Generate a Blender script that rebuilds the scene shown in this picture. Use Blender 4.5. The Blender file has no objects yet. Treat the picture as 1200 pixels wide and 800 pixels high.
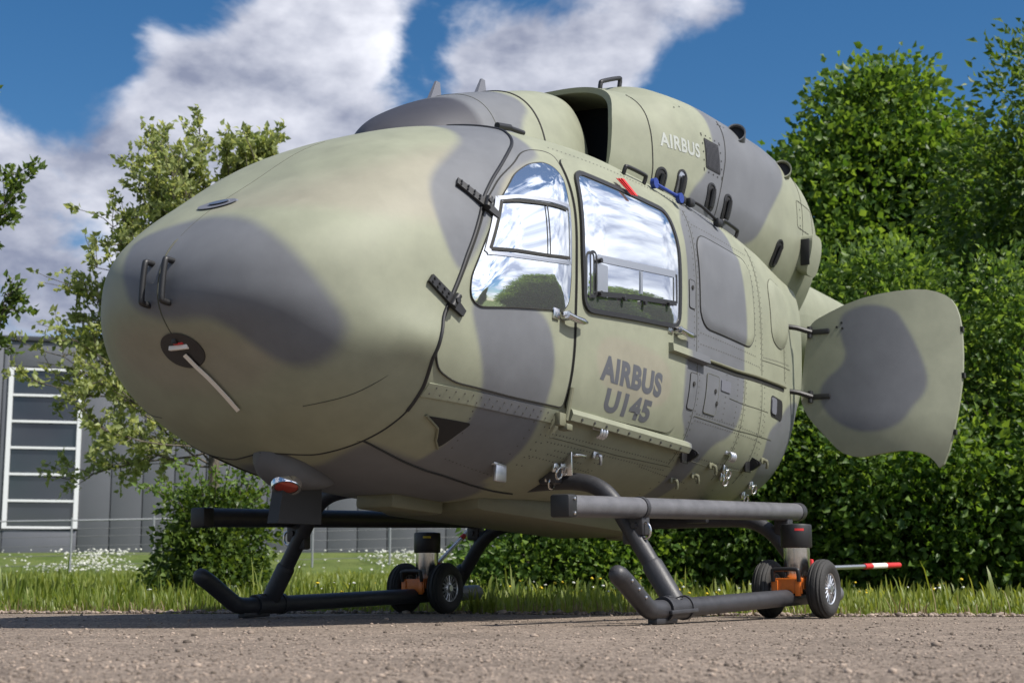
import bpy, bmesh, math, random
import numpy as np
from mathutils import Vector, Matrix
from mathutils.geometry import delaunay_2d_cdt

random.seed(7)
rng = np.random.default_rng(11)
scene = bpy.context.scene
COL = scene.collection

# ------------------------------------------------------------------ camera
CAM_H, CAM_PITCH = 0.1749, 0.1572
cam_d = bpy.data.cameras.new('camera')
cam = bpy.data.objects.new('camera', cam_d)
COL.objects.link(cam)
cam.location = (0, 0, CAM_H)
cam.rotation_euler = (math.pi / 2 + CAM_PITCH, 0, 0)
cam_d.sensor_width = 36.0
cam_d.lens = 1792.0 / 1200.0 * 36.0
cam_d.clip_start = 0.05
cam_d.clip_end = 3000
cam_d.dof.use_dof = True
cam_d.dof.focus_distance = 6.6
cam_d.dof.aperture_fstop = 5.6
scene.camera = cam

# ------------------------------------------------------------------ sun and sky
SUN_AZ = (0.86, -0.50)          # the sun stands to the right of the picture
SUN_EL = math.radians(52)
saz = math.atan2(SUN_AZ[1], SUN_AZ[0])
sun_dir = Vector((math.cos(saz) * math.cos(SUN_EL), math.sin(saz) * math.cos(SUN_EL), math.sin(SUN_EL)))
sl = bpy.data.lights.new('sun', 'SUN')
sl.energy = 3.7
sl.angle = math.radians(0.55)
sl.color = (1.0, 0.95, 0.87)
so = bpy.data.objects.new('sun', sl)
so.rotation_euler = (-sun_dir).to_track_quat('-Z', 'Y').to_euler()
so.location = (20, 2, 30)
COL.objects.link(so)

world = bpy.data.worlds.new('World')
scene.world = world
world.use_nodes = True
wn, wl = world.node_tree.nodes, world.node_tree.links
wn.clear()


def N(nodes, typ, **kw):
    n = nodes.new(typ)
    for k, v in kw.items():
        setattr(n, k, v)
    return n


def build_world():
    sky = N(wn, 'ShaderNodeTexSky', sky_type='NISHITA')
    sky.sun_disc = False
    sky.sun_elevation = SUN_EL
    sky.sun_rotation = math.pi / 2 - saz
    sky.air_density = 1.0
    sky.dust_density = 0.35
    sky.ozone_density = 3.0
    sky.altitude = 300
    hs = N(wn, 'ShaderNodeHueSaturation')
    hs.inputs['Saturation'].default_value = 1.30
    hs.inputs['Value'].default_value = 0.58
    wl.new(sky.outputs[0], hs.inputs['Color'])
    bg = N(wn, 'ShaderNodeBackground')
    bg.inputs['Strength'].default_value = 0.098
    wl.new(hs.outputs[0], bg.inputs['Color'])
    tc = N(wn, 'ShaderNodeTexCoord')
    mp = N(wn, 'ShaderNodeMapping')
    mp.inputs['Scale'].default_value = (1, 1, 1.8)
    wl.new(tc.outputs['Generated'], mp.inputs['Vector'])
    n1 = N(wn, 'ShaderNodeTexNoise')
    n1.inputs['Scale'].default_value = 8.5
    n1.inputs['Detail'].default_value = 11
    n1.inputs['Roughness'].default_value = 0.57
    n1.inputs['Distortion'].default_value = 0.25
    wl.new(mp.outputs[0], n1.inputs['Vector'])
    # cumulus banks: centre direction, radius, weight
    banks = [((-0.308, 1, 0.292), 0.085, 0.27), ((-0.174, 1, 0.330), 0.075, 0.22), ((-0.118, 1, 0.322), 0.06, 0.22), ((-0.225, 1, 0.322), 0.07, 0.22), ((-0.165, 1, 0.27), 0.09, 0.16),
             ((-0.123, 1, 0.392), 0.045, 0.20), ((0.029, 1, 0.356), 0.06, 0.27), ((0.085, 1, 0.366), 0.045, 0.25), ((-0.022, 1, 0.345), 0.045, 0.22), ((0.05, 1, 0.33), 0.05, 0.12),
             ((-0.31, 1, 0.19), 0.08, 0.24), ((0.13, 1, 0.398), 0.03, 0.14), ((-0.25, 1, 0.26), 0.05, 0.08),
             ((-0.305, 1, 0.385), 0.10, -0.22), ((-0.062, 1, 0.352), 0.028, -0.14), ((-0.29, 1, 0.236), 0.03, -0.12), ((0.30, 1, 0.34), 0.20, -0.25), ((0.02, 1, 0.40), 0.03, -0.12), ((-0.21, 1, 0.385), 0.03, -0.10),
             ((1, 0.6, 0.42), 0.34, 0.30), ((1, 0.45, 0.2), 0.24, 0.26), ((1, -0.2, 0.45), 0.4, 0.26), ((1, 0.2, 0.8), 0.3, 0.2),
             ((0.2, -1, 0.5), 0.45, 0.2), ((-1, -0.3, 0.5), 0.4, 0.2), ((-1, 0.8, 0.35), 0.3, 0.18),
             ((0.1, 0.2, 1), 0.3, 0.12), ((0.7, -1, 0.3), 0.3, 0.2), ((-0.6, 0.3, 1), 0.3, 0.15)]
    acc = n1.outputs['Fac']
    nrm = N(wn, 'ShaderNodeVectorMath', operation='NORMALIZE')
    wl.new(tc.outputs['Generated'], nrm.inputs[0])
    for c, r, wgt in banks:
        v = Vector(c).normalized()
        dn = N(wn, 'ShaderNodeVectorMath', operation='DISTANCE')
        wl.new(nrm.outputs[0], dn.inputs[0])
        dn.inputs[1].default_value = v
        mr = N(wn, 'ShaderNodeMapRange', interpolation_type='SMOOTHSTEP')
        mr.inputs['From Min'].default_value = r * 1.35
        mr.inputs['From Max'].default_value = r * 0.1
        mr.inputs['To Max'].default_value = wgt
        wl.new(dn.outputs['Value'], mr.inputs['Value'])
        ad = N(wn, 'ShaderNodeMath', operation='ADD')
        wl.new(acc, ad.inputs[0])
        wl.new(mr.outputs[0], ad.inputs[1])
        acc = ad.outputs[0]
    ramp = N(wn, 'ShaderNodeMapRange', interpolation_type='SMOOTHSTEP')
    ramp.inputs['From Min'].default_value = 0.53
    ramp.inputs['From Max'].default_value = 0.71
    wl.new(acc, ramp.inputs['Value'])
    n2 = N(wn, 'ShaderNodeTexNoise')
    n2.inputs['Scale'].default_value = 10
    n2.inputs['Detail'].default_value = 7
    n2.inputs['Roughness'].default_value = 0.55
    wl.new(mp.outputs[0], n2.inputs['Vector'])
    cr = N(wn, 'ShaderNodeValToRGB')
    cr.color_ramp.elements[0].position = 0.36
    cr.color_ramp.elements[0].color = (0.16, 0.18, 0.25, 1)
    cr.color_ramp.elements[1].position = 0.68
    cr.color_ramp.elements[1].color = (0.58, 0.59, 0.64, 1)
    wl.new(n2.outputs['Fac'], cr.inputs['Fac'])
    cb = N(wn, 'ShaderNodeBackground')
    dt = N(wn, 'ShaderNodeVectorMath', operation='DOT_PRODUCT')
    wl.new(nrm.outputs[0], dt.inputs[0])
    dt.inputs[1].default_value = sun_dir
    gm = N(wn, 'ShaderNodeMapRange', interpolation_type='SMOOTHSTEP')      # clouds near the sun are brighter
    gm.inputs['From Min'].default_value = 0.25
    gm.inputs['From Max'].default_value = 1.0
    gm.inputs['To Min'].default_value = 1.0
    gm.inputs['To Max'].default_value = 2.6
    wl.new(dt.outputs['Value'], gm.inputs['Value'])
    wl.new(gm.outputs[0], cb.inputs['Strength'])
    wl.new(cr.outputs[0], cb.inputs['Color'])
    mx = N(wn, 'ShaderNodeMixShader')
    wl.new(ramp.outputs[0], mx.inputs[0])
    wl.new(bg.outputs[0], mx.inputs[1])
    wl.new(cb.outputs[0], mx.inputs[2])
    out = N(wn, 'ShaderNodeOutputWorld')
    wl.new(mx.outputs[0], out.inputs['Surface'])


build_world()
scene.view_settings.view_transform = 'Standard'
scene.view_settings.look = 'None'
scene.view_settings.gamma = 1
scene.view_settings.exposure = 0.80
scene.render.engine = 'CYCLES'
scene.cycles.use_denoising = True
scene.cycles.max_bounces = 6
scene.cycles.transparent_max_bounces = 6
scene.cycles.caustics_reflective = False
scene.cycles.caustics_refractive = False

# ------------------------------------------------------------------ materials
MATS = {}


def mat(name, col=(0.5, 0.5, 0.5), rough=0.5, metal=0.0, noise=0.0, nscale=20.0, bump=0.0, bscale=80.0, spec=0.5, attr=None, emit=None, coat=0.0):
    if name in MATS:
        return MATS[name]
    m = bpy.data.materials.new(name)
    m.use_nodes = True
    nt = m.node_tree
    b = nt.nodes['Principled BSDF']
    b.inputs['Base Color'].default_value = (*col, 1)
    b.inputs['Roughness'].default_value = rough
    b.inputs['Metallic'].default_value = metal
    b.inputs['Specular IOR Level'].default_value = spec
    b.inputs['Coat Weight'].default_value = coat
    tc = N(nt.nodes, 'ShaderNodeTexCoord')
    src = None
    if attr:
        a = N(nt.nodes, 'ShaderNodeAttribute', attribute_name=attr)
        src = a.outputs['Color']
        nt.links.new(src, b.inputs['Base Color'])
    if noise > 0:
        t = N(nt.nodes, 'ShaderNodeTexNoise')
        t.inputs['Scale'].default_value = nscale
        t.inputs['Detail'].default_value = 6
        t.inputs['Roughness'].default_value = 0.65
        nt.links.new(tc.outputs['Object'], t.inputs['Vector'])
        mr = N(nt.nodes, 'ShaderNodeMapRange')
        mr.inputs['From Min'].default_value = 0.3
        mr.inputs['From Max'].default_value = 0.7
        mr.inputs['To Min'].default_value = 1 - noise
        mr.inputs['To Max'].default_value = 1 + noise
        nt.links.new(t.outputs['Fac'], mr.inputs['Value'])
        mx = N(nt.nodes, 'ShaderNodeMix', data_type='RGBA', blend_type='MULTIPLY')
        mx.inputs['Factor'].default_value = 1
        if src:
            nt.links.new(src, mx.inputs['A'])
        else:
            mx.inputs['A'].default_value = (*col, 1)
        nt.links.new(mr.outputs[0], mx.inputs['B'])
        nt.links.new(mx.outputs['Result'], b.inputs['Base Color'])
        r2 = N(nt.nodes, 'ShaderNodeMapRange')
        r2.inputs['To Min'].default_value = rough - 0.08
        r2.inputs['To Max'].default_value = min(1, rough + 0.10)
        nt.links.new(t.outputs['Fac'], r2.inputs['Value'])
        nt.links.new(r2.outputs[0], b.inputs['Roughness'])
    if bump > 0:
        t2 = N(nt.nodes, 'ShaderNodeTexNoise')
        t2.inputs['Scale'].default_value = bscale
        t2.inputs['Detail'].default_value = 4
        nt.links.new(tc.outputs['Object'], t2.inputs['Vector'])
        bp = N(nt.nodes, 'ShaderNodeBump')
        bp.inputs['Strength'].default_value = bump
        bp.inputs['Distance'].default_value = 0.01
        nt.links.new(t2.outputs['Fac'], bp.inputs['Height'])
        nt.links.new(bp.outputs[0], b.inputs['Normal'])
    if emit:
        b.inputs['Emission Color'].default_value = (*col, 1)
        b.inputs['Emission Strength'].default_value = emit
    MATS[name] = m
    return m


M_PAINT = mat('camouflage_paint', rough=0.58, noise=0.10, nscale=6, attr='camo', bump=0.10, bscale=5, spec=0.34)
M_BLACK = mat('black_rubber', (0.012, 0.012, 0.013), 0.5)
M_GAP = mat('panel_gap', (0.018, 0.018, 0.016), 0.8)
M_LINE = mat('faint_panel_gap', (0.07, 0.072, 0.05), 0.8)
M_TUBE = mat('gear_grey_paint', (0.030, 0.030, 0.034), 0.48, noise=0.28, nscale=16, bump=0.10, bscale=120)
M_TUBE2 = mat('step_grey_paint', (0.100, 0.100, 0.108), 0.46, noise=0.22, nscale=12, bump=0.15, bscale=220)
M_STEEL = mat('bright_steel', (0.62, 0.61, 0.60), 0.22, 1.0, noise=0.1, nscale=30)
M_ALU = mat('brushed_aluminium', (0.55, 0.56, 0.58), 0.38, 1.0)
M_GLASS = mat('mirrored_window', (0.80, 0.84, 0.86), 0.02, 0.93, spec=0.8)
M_GREYP = mat('grey_marking', (0.135, 0.14, 0.165), 0.5)
M_LETD = mat('dark_marking', (0.085, 0.09, 0.105), 0.5)
M_LETW = mat('pale_marking', (0.34, 0.36, 0.33), 0.5)
M_ORANGE = mat('orange_paint', (0.62, 0.15, 0.015), 0.4, noise=0.15, nscale=25)
M_RED = mat('red_fabric', (0.5, 0.02, 0.02), 0.6)
M_WHITE = mat('white_strap', (0.72, 0.68, 0.62), 0.6)
M_TYRE = mat('tyre_rubber', (0.022, 0.021, 0.020), 0.75, noise=0.25, nscale=30, bump=0.2, bscale=90)
M_BLUE = mat('blue_strap', (0.01, 0.035, 0.22), 0.5)
M_DARK = mat('dark_void', (0.006, 0.006, 0.007), 0.7)
M_OLIVE = mat('olive_metal', (0.14, 0.14, 0.09), 0.5, noise=0.1)
M_LENS = mat('lamp_lens', (0.75, 0.74, 0.72), 0.05, 0.9)
M_EXH = mat('exhaust_cover', (0.46, 0.22, 0.15), 0.35, 0.3)


# ------------------------------------------------------------------ object helpers
def link(name, me, m=None, parent=None, smooth=True):
    o = bpy.data.objects.new(name, me)
    COL.objects.link(o)
    if m is not None and len(me.materials) == 0:
        me.materials.append(m)
    if smooth:
        me.polygons.foreach_set('use_smooth', np.ones(len(me.polygons), dtype=bool))
    if parent is not None:
        if parent.parent is not None and parent.parent.parent is not None:
            parent = parent.parent                    # thing > part > sub-part, no further
        o.parent = parent
    return o


def tag(o, label, cat, group=None):
    o['label'] = label
    o['category'] = cat
    if group:
        o['group'] = group
    return o


def empty(name, loc=(0, 0, 0), label=None, cat=None, group=None):
    o = bpy.data.objects.new(name, None)
    o.empty_display_size = 0.2
    o.location = loc
    COL.objects.link(o)
    if label:
        tag(o, label, cat, group)
    return o


def pydata(verts, faces):
    me = bpy.data.meshes.new('mesh')
    me.from_pydata([tuple(map(float, v)) for v in verts], [], [tuple(int(i) for i in f) for f in faces])
    me.update()
    return me


def fast_mesh(V, Fq):
    """V (n,3), Fq (m,k) arrays -> mesh, quick path"""
    me = bpy.data.meshes.new('mesh')
    V = np.asarray(V, dtype=np.float32)
    Fq = np.asarray(Fq, dtype=np.int32)
    k = Fq.shape[1]
    me.vertices.add(len(V))
    me.vertices.foreach_set('co', V.ravel())
    me.loops.add(Fq.size)
    me.loops.foreach_set('vertex_index', Fq.ravel())
    me.polygons.add(len(Fq))
    me.polygons.foreach_set('loop_start', np.arange(0, Fq.size, k, dtype=np.int32))
    me.polygons.foreach_set('loop_total', np.full(len(Fq), k, dtype=np.int32))
    me.update(calc_edges=True)
    me.validate()
    return me


class MB:
    """collects simple shapes into one mesh"""

    def __init__(s):
        s.v, s.f = [], []

    def add(s, V, Fc):
        b = len(s.v)
        s.v += [tuple(map(float, p)) for p in V]
        s.f += [tuple(int(i) + b for i in f) for f in Fc]
        return s

    def box(s, c, size, R=None, bev=0.0):
        hx, hy, hz = [q / 2 for q in size]
        c = np.array(c, float)
        R = np.eye(3) if R is None else np.array(R)
        b = min(bev, hx * .8, hy * .8, hz * .8)
        if b <= 0:
            P = np.array([(x, y, z) for x in (-hx, hx) for y in (-hy, hy) for z in (-hz, hz)])
            Fc = [(0, 1, 3, 2), (4, 6, 7, 5), (0, 4, 5, 1), (2, 3, 7, 6), (0, 2, 6, 4), (1, 5, 7, 3)]
            return s.add(P @ R.T + c, Fc)
        bm = bmesh.new()
        bmesh.ops.create_cube(bm, size=1)
        bmesh.ops.scale(bm, vec=(size[0], size[1], size[2]), verts=bm.verts)
        bmesh.ops.bevel(bm, geom=bm.edges[:], offset=b, segments=2, affect='EDGES', profile=0.5)
        bm.verts.index_update()
        P = np.array([v.co[:] for v in bm.verts])
        Fc = [[v.index for v in f.verts] for f in bm.faces]
        bm.free()
        return s.add(P @ R.T + c, Fc)

    def tube(s, path, r, seg=16, caps=True, closed=False):
        P = np.array(path, float)
        n = len(P)
        rr = np.full(n, r) if np.isscalar(r) else np.array(r, float)
        T = np.gradient(P, axis=0)
        if closed:
            T = np.roll(P, -1, 0) - np.roll(P, 1, 0)
        T /= np.linalg.norm(T, axis=1)[:, None] + 1e-12
        up = np.array([0, 0, 1.0]) if abs(T[0][2]) < .9 else np.array([1.0, 0, 0])
        a = np.cross(T[0], up)
        a /= np.linalg.norm(a)
        V = []
        ang = np.linspace(0, 2 * np.pi, seg, endpoint=False)
        for i in range(n):
            a = a - T[i] * (a @ T[i])
            a /= np.linalg.norm(a) + 1e-12
            b = np.cross(T[i], a)
            V.append(P[i] + rr[i] * (np.cos(ang)[:, None] * a + np.sin(ang)[:, None] * b))
        V = np.concatenate(V)
        Fc = []
        m = n if closed else n - 1
        for i in range(m):
            i2 = (i + 1) % n
            for j in range(seg):
                k = (j + 1) % seg
                Fc.append((i * seg + j, i2 * seg + j, i2 * seg + k, i * seg + k))
        if caps and not closed:
            Fc.append(tuple(range(seg))[::-1])
            Fc.append(tuple((n - 1) * seg + j for j in range(seg)))
        return s.add(V, Fc)

    def lathe(s, prof, c, axis, seg=32):
        """prof list of (r, h) along axis from point c; closed at the ends when r is 0"""
        ax = np.array(axis, float)
        ax /= np.linalg.norm(ax)
        up = np.array([0, 0, 1.0]) if abs(ax[2]) < .9 else np.array([1.0, 0, 0])
        a = np.cross(ax, up)
        a /= np.linalg.norm(a)
        b = np.cross(ax, a)
        ang = np.linspace(0, 2 * np.pi, seg, endpoint=False)
        V = []
        for r, h in prof:
            V.append(np.array(c) + ax * h + r * (np.cos(ang)[:, None] * a + np.sin(ang)[:, None] * b))
        V = np.concatenate(V)
        Fc = []
        n = len(prof)
        for i in range(n - 1):
            for j in range(seg):
                k = (j + 1) % seg
                Fc.append((i * seg + j, i * seg + k, (i + 1) * seg + k, (i + 1) * seg + j))
        return s.add(V, Fc)

    def build(s, name, m, parent=None, smooth=True, xf=None):
        V = np.array(s.v)
        if xf is not None:
            V = xf(V)
        me = pydata(V, s.f)
        o = link(name, me, m, parent, False)
        bm = bmesh.new()
        bm.from_mesh(me)
        bmesh.ops.recalc_face_normals(bm, faces=bm.faces)
        bm.to_mesh(me)
        bm.free()
        if smooth:
            me.polygons.foreach_set('use_smooth', np.ones(len(me.polygons), dtype=bool))
            me.set_sharp_from_angle(angle=math.radians(38))
        return o


def smooth_path(pts, sub=6):
    """Catmull-Rom through points"""
    P = [np.array(p, float) for p in pts]
    P = [2 * P[0] - P[1]] + P + [2 * P[-1] - P[-2]]
    out = []
    for i in range(1, len(P) - 2):
        for t in np.linspace(0, 1, sub, endpoint=False):
            a, b, c, d = P[i - 1], P[i], P[i + 1], P[i + 2]
            out.append(0.5 * (2 * b + (c - a) * t + (2 * a - 5 * b + 4 * c - d) * t * t + (3 * b - a - 3 * c + d) * t ** 3))
    out.append(P[-2])
    return np.array(out)


def chaikin(poly, it=2):
    P = np.array(poly, float)
    for _ in range(it):
        Q = np.roll(P, -1, 0)
        P = np.stack([.75 * P + .25 * Q, .25 * P + .75 * Q], 1).reshape(-1, P.shape[1])
    return P


def round_rect(x0, x1, z0, z1, r, seg=6):
    out = []
    for cx, cz, a0 in ((x1 - r, z1 - r, 0), (x0 + r, z1 - r, 90), (x0 + r, z0 + r, 180), (x1 - r, z0 + r, 270)):
        for a in np.linspace(a0, a0 + 90, seg):
            out.append((cx + r * math.cos(math.radians(a)), cz + r * math.sin(math.radians(a))))
    return np.array(out)


def round_poly(poly, r, seg=5):
    P = np.array(poly, float)
    n = len(P)
    out = []
    for i in range(n):
        a, b, c = P[i - 1], P[i], P[(i + 1) % n]
        d1, d2 = a - b, c - b
        l1, l2 = np.linalg.norm(d1), np.linalg.norm(d2)
        q = min(r, l1 * .45, l2 * .45)
        s, e = b + d1 / l1 * q, b + d2 / l2 * q
        for t in np.linspace(0, 1, seg):
            out.append((1 - t) ** 2 * s + 2 * t * (1 - t) * b + t * t * e)
    return np.array(out)


def inside_poly(pts, poly):
    x, z = pts[:, 0], pts[:, 1]
    c = np.zeros(len(pts), bool)
    P = np.asarray(poly)
    Q = np.roll(P, -1, 0)
    for (x1, z1), (x2, z2) in zip(P, Q):
        if z1 == z2:
            continue
        k = ((z1 > z) != (z2 > z)) & (x < (x2 - x1) * (z - z1) / (z2 - z1) + x1)
        c ^= k
    return c


def dist_poly(pts, poly):
    P = np.asarray(poly)
    Q = np.roll(P, -1, 0)
    d = np.full(len(pts), 1e9)
    for a, b in zip(P, Q):
        ab = b - a
        t = np.clip(((pts - a) @ ab) / (ab @ ab + 1e-12), 0, 1)
        d = np.minimum(d, np.linalg.norm(pts - a - t[:, None] * ab, axis=1))
    return d


def sdist(pts, poly):
    d = dist_poly(pts, poly)
    return np.where(inside_poly(pts, poly), -d, d)


# ------------------------------------------------------------------ helicopter frame
TH, OX, OY = 0.5761, 0.5271, 8.8186
BETA = math.radians(2.6)
Fv = np.array([-math.sin(TH), -math.cos(TH), 0])
Lv = np.array([math.cos(TH), -math.sin(TH), 0])
Uv = np.array([0, 0, 1.0])
FX = Fv * math.cos(BETA) + Uv * math.sin(BETA)
FZ = Uv * math.cos(BETA) - Fv * math.sin(BETA)
MF = np.stack([FX, Lv, FZ])
GAM, OZ = 0.0286, 0.1112
SX = Fv * math.cos(GAM) - Uv * math.sin(GAM)
SZ = Uv * math.cos(GAM) + Fv * math.sin(GAM)
MS = np.stack([SX, Lv, SZ])


def skid_to_fus(V):
    return (np.asarray(V, float) @ MS + np.array([0, 0, OZ])) @ MF.T


def skid_to_world(V):
    return np.asarray(V, float) @ MS + np.array([OX, OY, OZ])


heli = empty('helicopter', (OX, OY, 0), 'camouflaged green and grey helicopter without rotor blades, standing on its skids', 'helicopter')
R3 = Matrix((tuple(MF[:, 0]), tuple(MF[:, 1]), tuple(MF[:, 2])))
heli.rotation_euler = R3.to_euler()

# ---- body profile along x (forward), half width, waterlines, section exponents
XS = np.array([3.56, 3.40, 3.10, 2.70, 2.30, 1.85, 1.2, .5, 0, -.5, -1.0, -1.3])
PW = np.array([0, .493, .729, .842, .879, .893, .902, .905, .893, .837, .736, .672])
PM = np.array([1.18, 1.178, 1.156, 1.158, 1.203, 1.259, 1.31, 1.34, 1.33, 1.335, 1.433, 1.579])
PT = np.array([1.16, 1.448, 1.692, 1.984, 2.165, 2.269, 2.315, 2.315, 2.31, 2.31, 2.30, 2.30])
PB = np.array([1.16, .93, .672, .535, .480, .475, .513, .548, .565, .585, .68, .981])
NT = np.array([2.545, 2.66, 2.765, 2.741, 2.885, 3.5, 4.0, 4.2, 4.1, 3.9, 3.8, 3.8])
NB = np.array([2.323, 2.333, 2.325, 2.287, 2.295, 2.55, 2.61, 2.62, 2.64, 2.68, 2.7, 2.4])


def hermite(v, x, T, t):
    n = len(T)
    d = np.diff(v) / np.diff(T)
    m = np.zeros(n)
    m[1:-1] = np.where(d[1:] * d[:-1] > 0, 2 * d[1:] * d[:-1] / (d[1:] + d[:-1] + 1e-12), 0)
    m[0] = d[0] * 1.2
    m[-1] = d[-1]
    i = np.clip(np.searchsorted(T, t) - 1, 0, n - 2)
    h = T[i + 1] - T[i]
    s = (t - T[i]) / h
    return (2 * s ** 3 - 3 * s * s + 1) * v[i] + (s ** 3 - 2 * s * s + s) * h * m[i] + (-2 * s ** 3 + 3 * s * s) * v[i + 1] + (s ** 3 - s * s) * h * m[i + 1]


T_XS = np.sqrt(XS[0] - XS + 1e-9)


def prof(v, x):
    x = np.asarray(x, float)
    return hermite(v, x, T_XS, np.sqrt(np.clip(XS[0] - x, 0, None)))


def ys(x, z):
    """outer half width of the body at station x, height z"""
    w, zm, zt, zb, nt, nb = [prof(a, x) for a in (PW, PM, PT, PB, NT, NB)]
    z = np.asarray(z, float)
    up = z >= zm
    q = np.where(up, (z - zm) / (zt - zm + 1e-9), (zm - z) / (zm - zb + 1e-9))
    e = np.where(up, nt, nb)
    return w * np.clip(1 - np.clip(q, 0, .99999) ** e, 1e-9, 1) ** (1 / e)


# section table: arc-length sampled quadrants
NXT, NTAU = 420, 90
XT = XS[0] - np.linspace(0.0, math.sqrt(XS[0] - XS[-1]), NXT) ** 2
TAB = np.zeros((2, NXT, NTAU, 2))
for q in (0, 1):
    a = np.linspace(0, np.pi / 2, 1200)
    a = np.concatenate([(np.pi / 2) * np.linspace(0, 1, 1200) ** 3, ])
    for i, x in enumerate(XT):
        w, zm, zt, zb, nt, nb = [float(prof(b, x)) for b in (PW, PM, PT, PB, NT, NB)]
        e = nt if q == 0 else nb
        yy = w * np.cos(a) ** (2 / e)
        yy[-1] = 0
        zz = (zt - zm if q == 0 else zm - zb) * np.sin(a) ** (2 / e)
        ln = np.concatenate([[0], np.cumsum(np.hypot(np.diff(yy), np.diff(zz)))])
        if ln[-1] < 1e-9:
            ln = np.linspace(0, 1, len(a))
        s = np.linspace(0, ln[-1], NTAU)
        TAB[q, i, :, 0] = np.interp(s, ln, yy)
        TAB[q, i, :, 1] = zm + (1 if q == 0 else -1) * np.interp(s, ln, zz)


def section(x, q, tau):
    """x array, q 0 upper / 1 lower, tau 0 side .. 1 centre -> y,z"""
    x = np.asarray(x, float)
    t = np.sqrt(np.clip(XS[0] - x, 0, None)) / math.sqrt(XS[0] - XS[-1]) * (NXT - 1)
    i = np.clip(t.astype(int), 0, NXT - 2)
    fx = np.clip(t - i, 0, 1)
    u = np.asarray(tau, float) * (NTAU - 1)
    j = np.clip(u.astype(int), 0, NTAU - 2)
    fu = np.clip(u - j, 0, 1)
    T = TAB[q]
    r = (T[i, j] * ((1 - fx) * (1 - fu))[..., None] + T[i + 1, j] * (fx * (1 - fu))[..., None]
         + T[i, j + 1] * ((1 - fx) * fu)[..., None] + T[i + 1, j + 1] * (fx * fu)[..., None])
    return r[..., 0], r[..., 1]


# ---- camouflage -------------------------------------------------------------
GREEN = np.array((0.232, 0.243, 0.178))
TAN = np.array((0.244, 0.233, 0.180))
GREY = np.array((0.124, 0.130, 0.142))
NAVY = np.array((0.040, 0.041, 0.052))
P_NOSE = [(-.30, 1.35), (-.34, 1.43), (-.09, 1.485), (.12, 1.49), (.32, 1.44), (.498, 1.322), (.597, 1.191), (.65, 1.082), (.665, 1.02), (.64, .958),
          (.581, .893), (.484, .855), (.405, .876), (.339, .935), (.265, 1.009), (.191, 1.035), (.02, 1.028), (-.147, 1.084), (-.22, 1.2)]
P_SHELL = [(2.22, 2.30), (2.0, 2.3), (1.98, 2.06), (2.03, 2.0), (2.23, 1.893), (2.36, 1.795), (2.593, 1.445), (2.705, 1.311), (2.761, 1.354), (2.81, 1.48),
           (2.815, 1.617), (2.751, 1.741), (2.55, 1.90), (2.35, 2.05)]
P_DOOR = [(2.646, 1.186), (2.6, 1.25), (2.4, 1.30), (2.15, 1.25), (2.078, 1.18), (2.032, 1.066), (2.021, .973), (2.018, .855), (1.99, .758), (1.98, .67), (1.98, .597),
          (1.97, .50), (2.30, .45), (2.5, .50), (2.47, .62), (2.45, .70), (2.44, .754), (2.476, .853), (2.531, .95), (2.591, 1.045), (2.633, 1.127)]
P_REAR = [(.79, 2.0), (.6, 2.2), (.3, 2.25), (.10, 2.15), (.09, 1.95), (.07, 1.8), (.05, 1.563), (.06, 1.397), (.06, 1.115), (.133, .957), (.3, .901), (.36, .80),
          (.34, .69), (.30, .58), (.44, .56), (.5, .641), (.569, .761), (.63, .886), (.79, 1.013), (.818, 1.182), (.795, 1.451), (.779, 1.817)]
P_TAIL = [(-.407, 1.06), (-.6, 1.15), (-.886, 1.30), (-1.3, 1.36), (-1.5, .9), (-1.0, .6), (-.6, .62), (-.5, .78), (-.44, .9)]
P_BELLY = [(2.78, .30), (2.80, .45), (2.70, .47), (2.40, .49), (2.1, .52), (1.8, .42), (1.8, -.4), (2.2, -.5), (2.5, -.45), (2.75, -.30), (2.80, -.05), (2.72, .12)]
P_COWL = [(.03, 2.95), (-.1, 3.1), (-.85, 3.1), (-.98, 2.9), (-.95, 2.72), (-.72, 2.5), (-.6, 2.36), (-.5, 2.2), (-.1, 2.1), (.35, 2.2), (.30, 2.34), (.16, 2.45), (.05, 2.62), (.03, 2.8)]
P_FAIR = [(2.6, 2.0), (2.6, 2.9), (1.62, 2.9), (1.52, 2.62), (1.46, 2.50), (1.60, 2.38), (1.66, 2.2), (1.7, 2.0)]
P_CLAM = [(1.042, 1.701), (1.034, 1.808), (1.071, 1.858), (1.174, 1.894), (1.272, 1.889), (1.366, 1.854), (1.419, 1.754), (1.462, 1.66), (1.507, 1.53), (1.527, 1.427), (1.503, 1.339), (1.444, 1.272), (1.386, 1.176), (1.276, 1.121), (1.13, 1.12), (1.016, 1.175), (.929, 1.262), (.899, 1.358), (.938, 1.445), (1.039, 1.517), (1.077, 1.594)]
P_TAN1 = [(3.36, 1.52), (3.24, 1.50), (3.07, 1.485), (2.7, 1.52), (2.3, 1.7), (2.0, 1.9), (2.2, 2.05), (2.6, 1.92), (2.9, 1.78), (3.2, 1.62)]
P_TAN2 = [(.166, .999), (.428, .93), (.40, .86), (.2, .78), (-.2, .80), (-.45, .95), (-.3, 1.05), (0, 1.01)]
P_TAN3 = [(1.7, 1.25), (1.68, 1.02), (1.3, .96), (.95, 1.0), (.95, 1.2), (1.2, 1.26)]
for k_ in ('P_NOSE', 'P_SHELL', 'P_DOOR', 'P_REAR', 'P_TAIL', 'P_BELLY', 'P_COWL', 'P_FAIR', 'P_CLAM', 'P_TAN1', 'P_TAN2'):
    globals()[k_] = chaikin(globals()[k_], 2)


def sstep(d, w):
    t = np.clip(0.5 - d / (2 * w), 0, 1)
    return t * t * (3 - 2 * t)


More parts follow.
